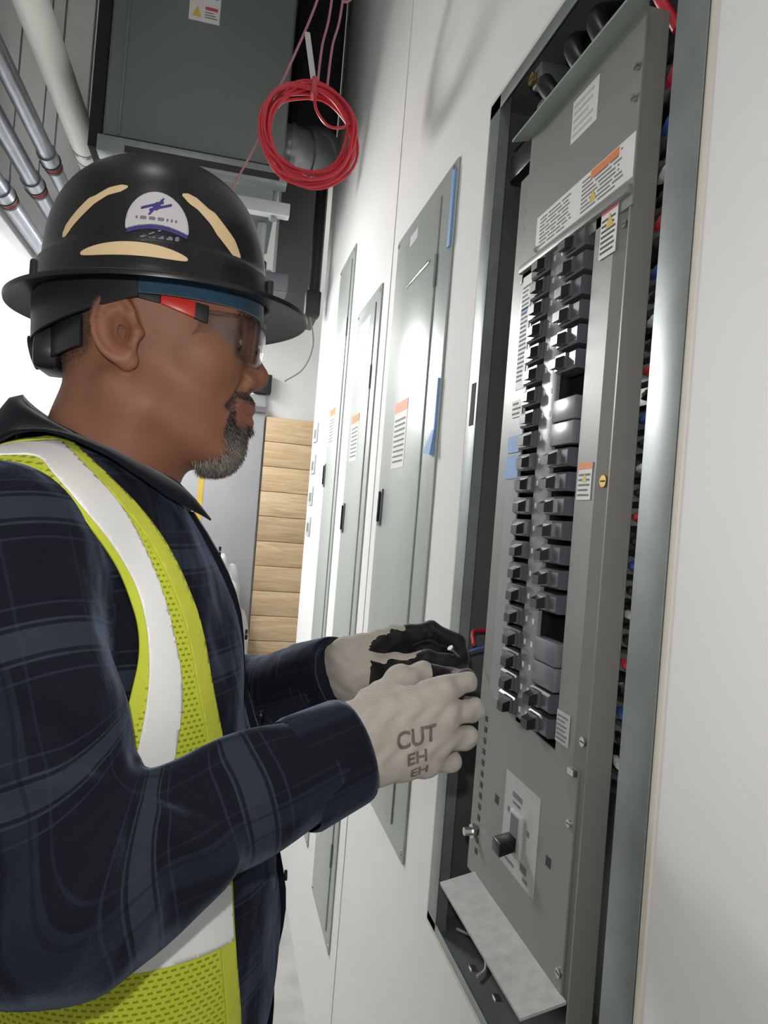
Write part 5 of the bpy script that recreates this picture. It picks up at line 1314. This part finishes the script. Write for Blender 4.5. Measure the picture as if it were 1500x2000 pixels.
def text_on(G, V, Fq):
    bv = BVHTree.FromPolygons([tuple(v) for v in V], [tuple(f) for f in tri(Fq).tolist()])
    ex = Vector((0.97, 0.10, 0.12)).normalized(); ez = Vector((-0.16, 0, 0.98)); ez = (ez - ex * ez.dot(ex)).normalized()
    def stamp(body, size, o, nm, sx=1.0):
        cu = bpy.data.curves.new(nm, 'FONT'); cu.body = body; cu.size = size; cu.align_x = 'CENTER'; cu.offset = size * 0.025
        t = bpy.data.objects.new(nm, cu); COL.objects.link(t)
        me = bpy.data.meshes.new_from_object(t.evaluated_get(bpy.context.evaluated_depsgraph_get())); bpy.data.objects.remove(t)
        bm = bmesh.new(); bm.from_mesh(me); bmesh.ops.triangulate(bm, faces=bm.faces[:])
        for _ in range(2):
            L = [e for e in bm.edges if e.calc_length() > size * 0.12]
            if L: bmesh.ops.subdivide_edges(bm, edges=L, cuts=1); bmesh.ops.triangulate(bm, faces=bm.faces[:])
        for v in bm.verts:
            p = Vector(o) + ex * v.co.x * sx + ez * v.co.y
            h = bv.ray_cast(Vector((p.x, 0.50, p.z)), Vector((0, 1, 0)))
            v.co = (h[0] + Vector((0, -0.0007, 0))) if h[0] else p
        bm.to_mesh(me); bm.free(); me.materials.clear()
        obj(nm, me, 'glove_print', G)
    stamp('CUT', 0.022, (0.194, 0.6, 1.246), 'glove_print', 0.95)
    stamp('EH', 0.016, (0.196, 0.6, 1.229), 'glove_print', 1.15)
    stamp('EH', 0.011, (0.200, 0.6, 1.217), 'glove_print', 1.5)
build_gloves()

# ---- trousers and boots
def build_legs():
    def fn(P):
        q = P.copy(); q[:, 1] = np.abs(q[:, 1] - YC)
        d = s_ell(q, (-0.06, 0, 0.90), (0.130, 0.165, 0.13))
        d = smin(d, s_cone(q, (-0.07, 0.085, 0.86), (-0.06, 0.10, 0.48), 0.092, 0.068), 0.04)
        d = smin(d, s_cone(q, (-0.06, 0.10, 0.48), (-0.085, 0.105, 0.09), 0.068, 0.058), 0.02)
        d = d + 0.004 * np.sin(P[:, 2] * 40 + 3 * np.sin(P[:, 1] * 25))
        return np.maximum(np.maximum(d, 0.055 - P[:, 2]), P[:, 2] - 0.96)
    V, Fq = surfnets(fn, (-0.24, 0.55, 0.03), (0.14, 1.0, 1.0), 0.010)
    obj('trousers', big_mesh('trousers', V, Fq), 'denim', PERSON, label='dark work trousers')
    for s in (-1, 1):
        def fb(P):
            q = P - V3(0, YC + 0.105 * s, 0)
            d = s_cone(q, (-0.085, 0, 0.14), (-0.085, 0, 0.06), 0.052, 0.048)
            d = smin(d, s_ell(q, (0.0, 0, 0.055), (0.125, 0.048, 0.045)), 0.03)
            return np.maximum(d, 0.018 - P[:, 2])
        V, Fq = surfnets(fb, (-0.17, YC + 0.105 * s - 0.08, 0.0), (0.15, YC + 0.105 * s + 0.08, 0.2), 0.007)
        b = obj('work_boot', big_mesh('work_boot', V, Fq), 'boot', PERSON)
        pts = [(-0.01 + 0.128 * math.cos(t) - (0.02 if math.cos(t) < 0 else 0), YC + 0.105 * s + 0.050 * math.sin(t)) for t in np.linspace(0, 2 * math.pi, 28, endpoint=False)]
        obj('boot_sole', MB().prism(pts, 2, 0.0, 0.024), 'sole', b)
build_legs()
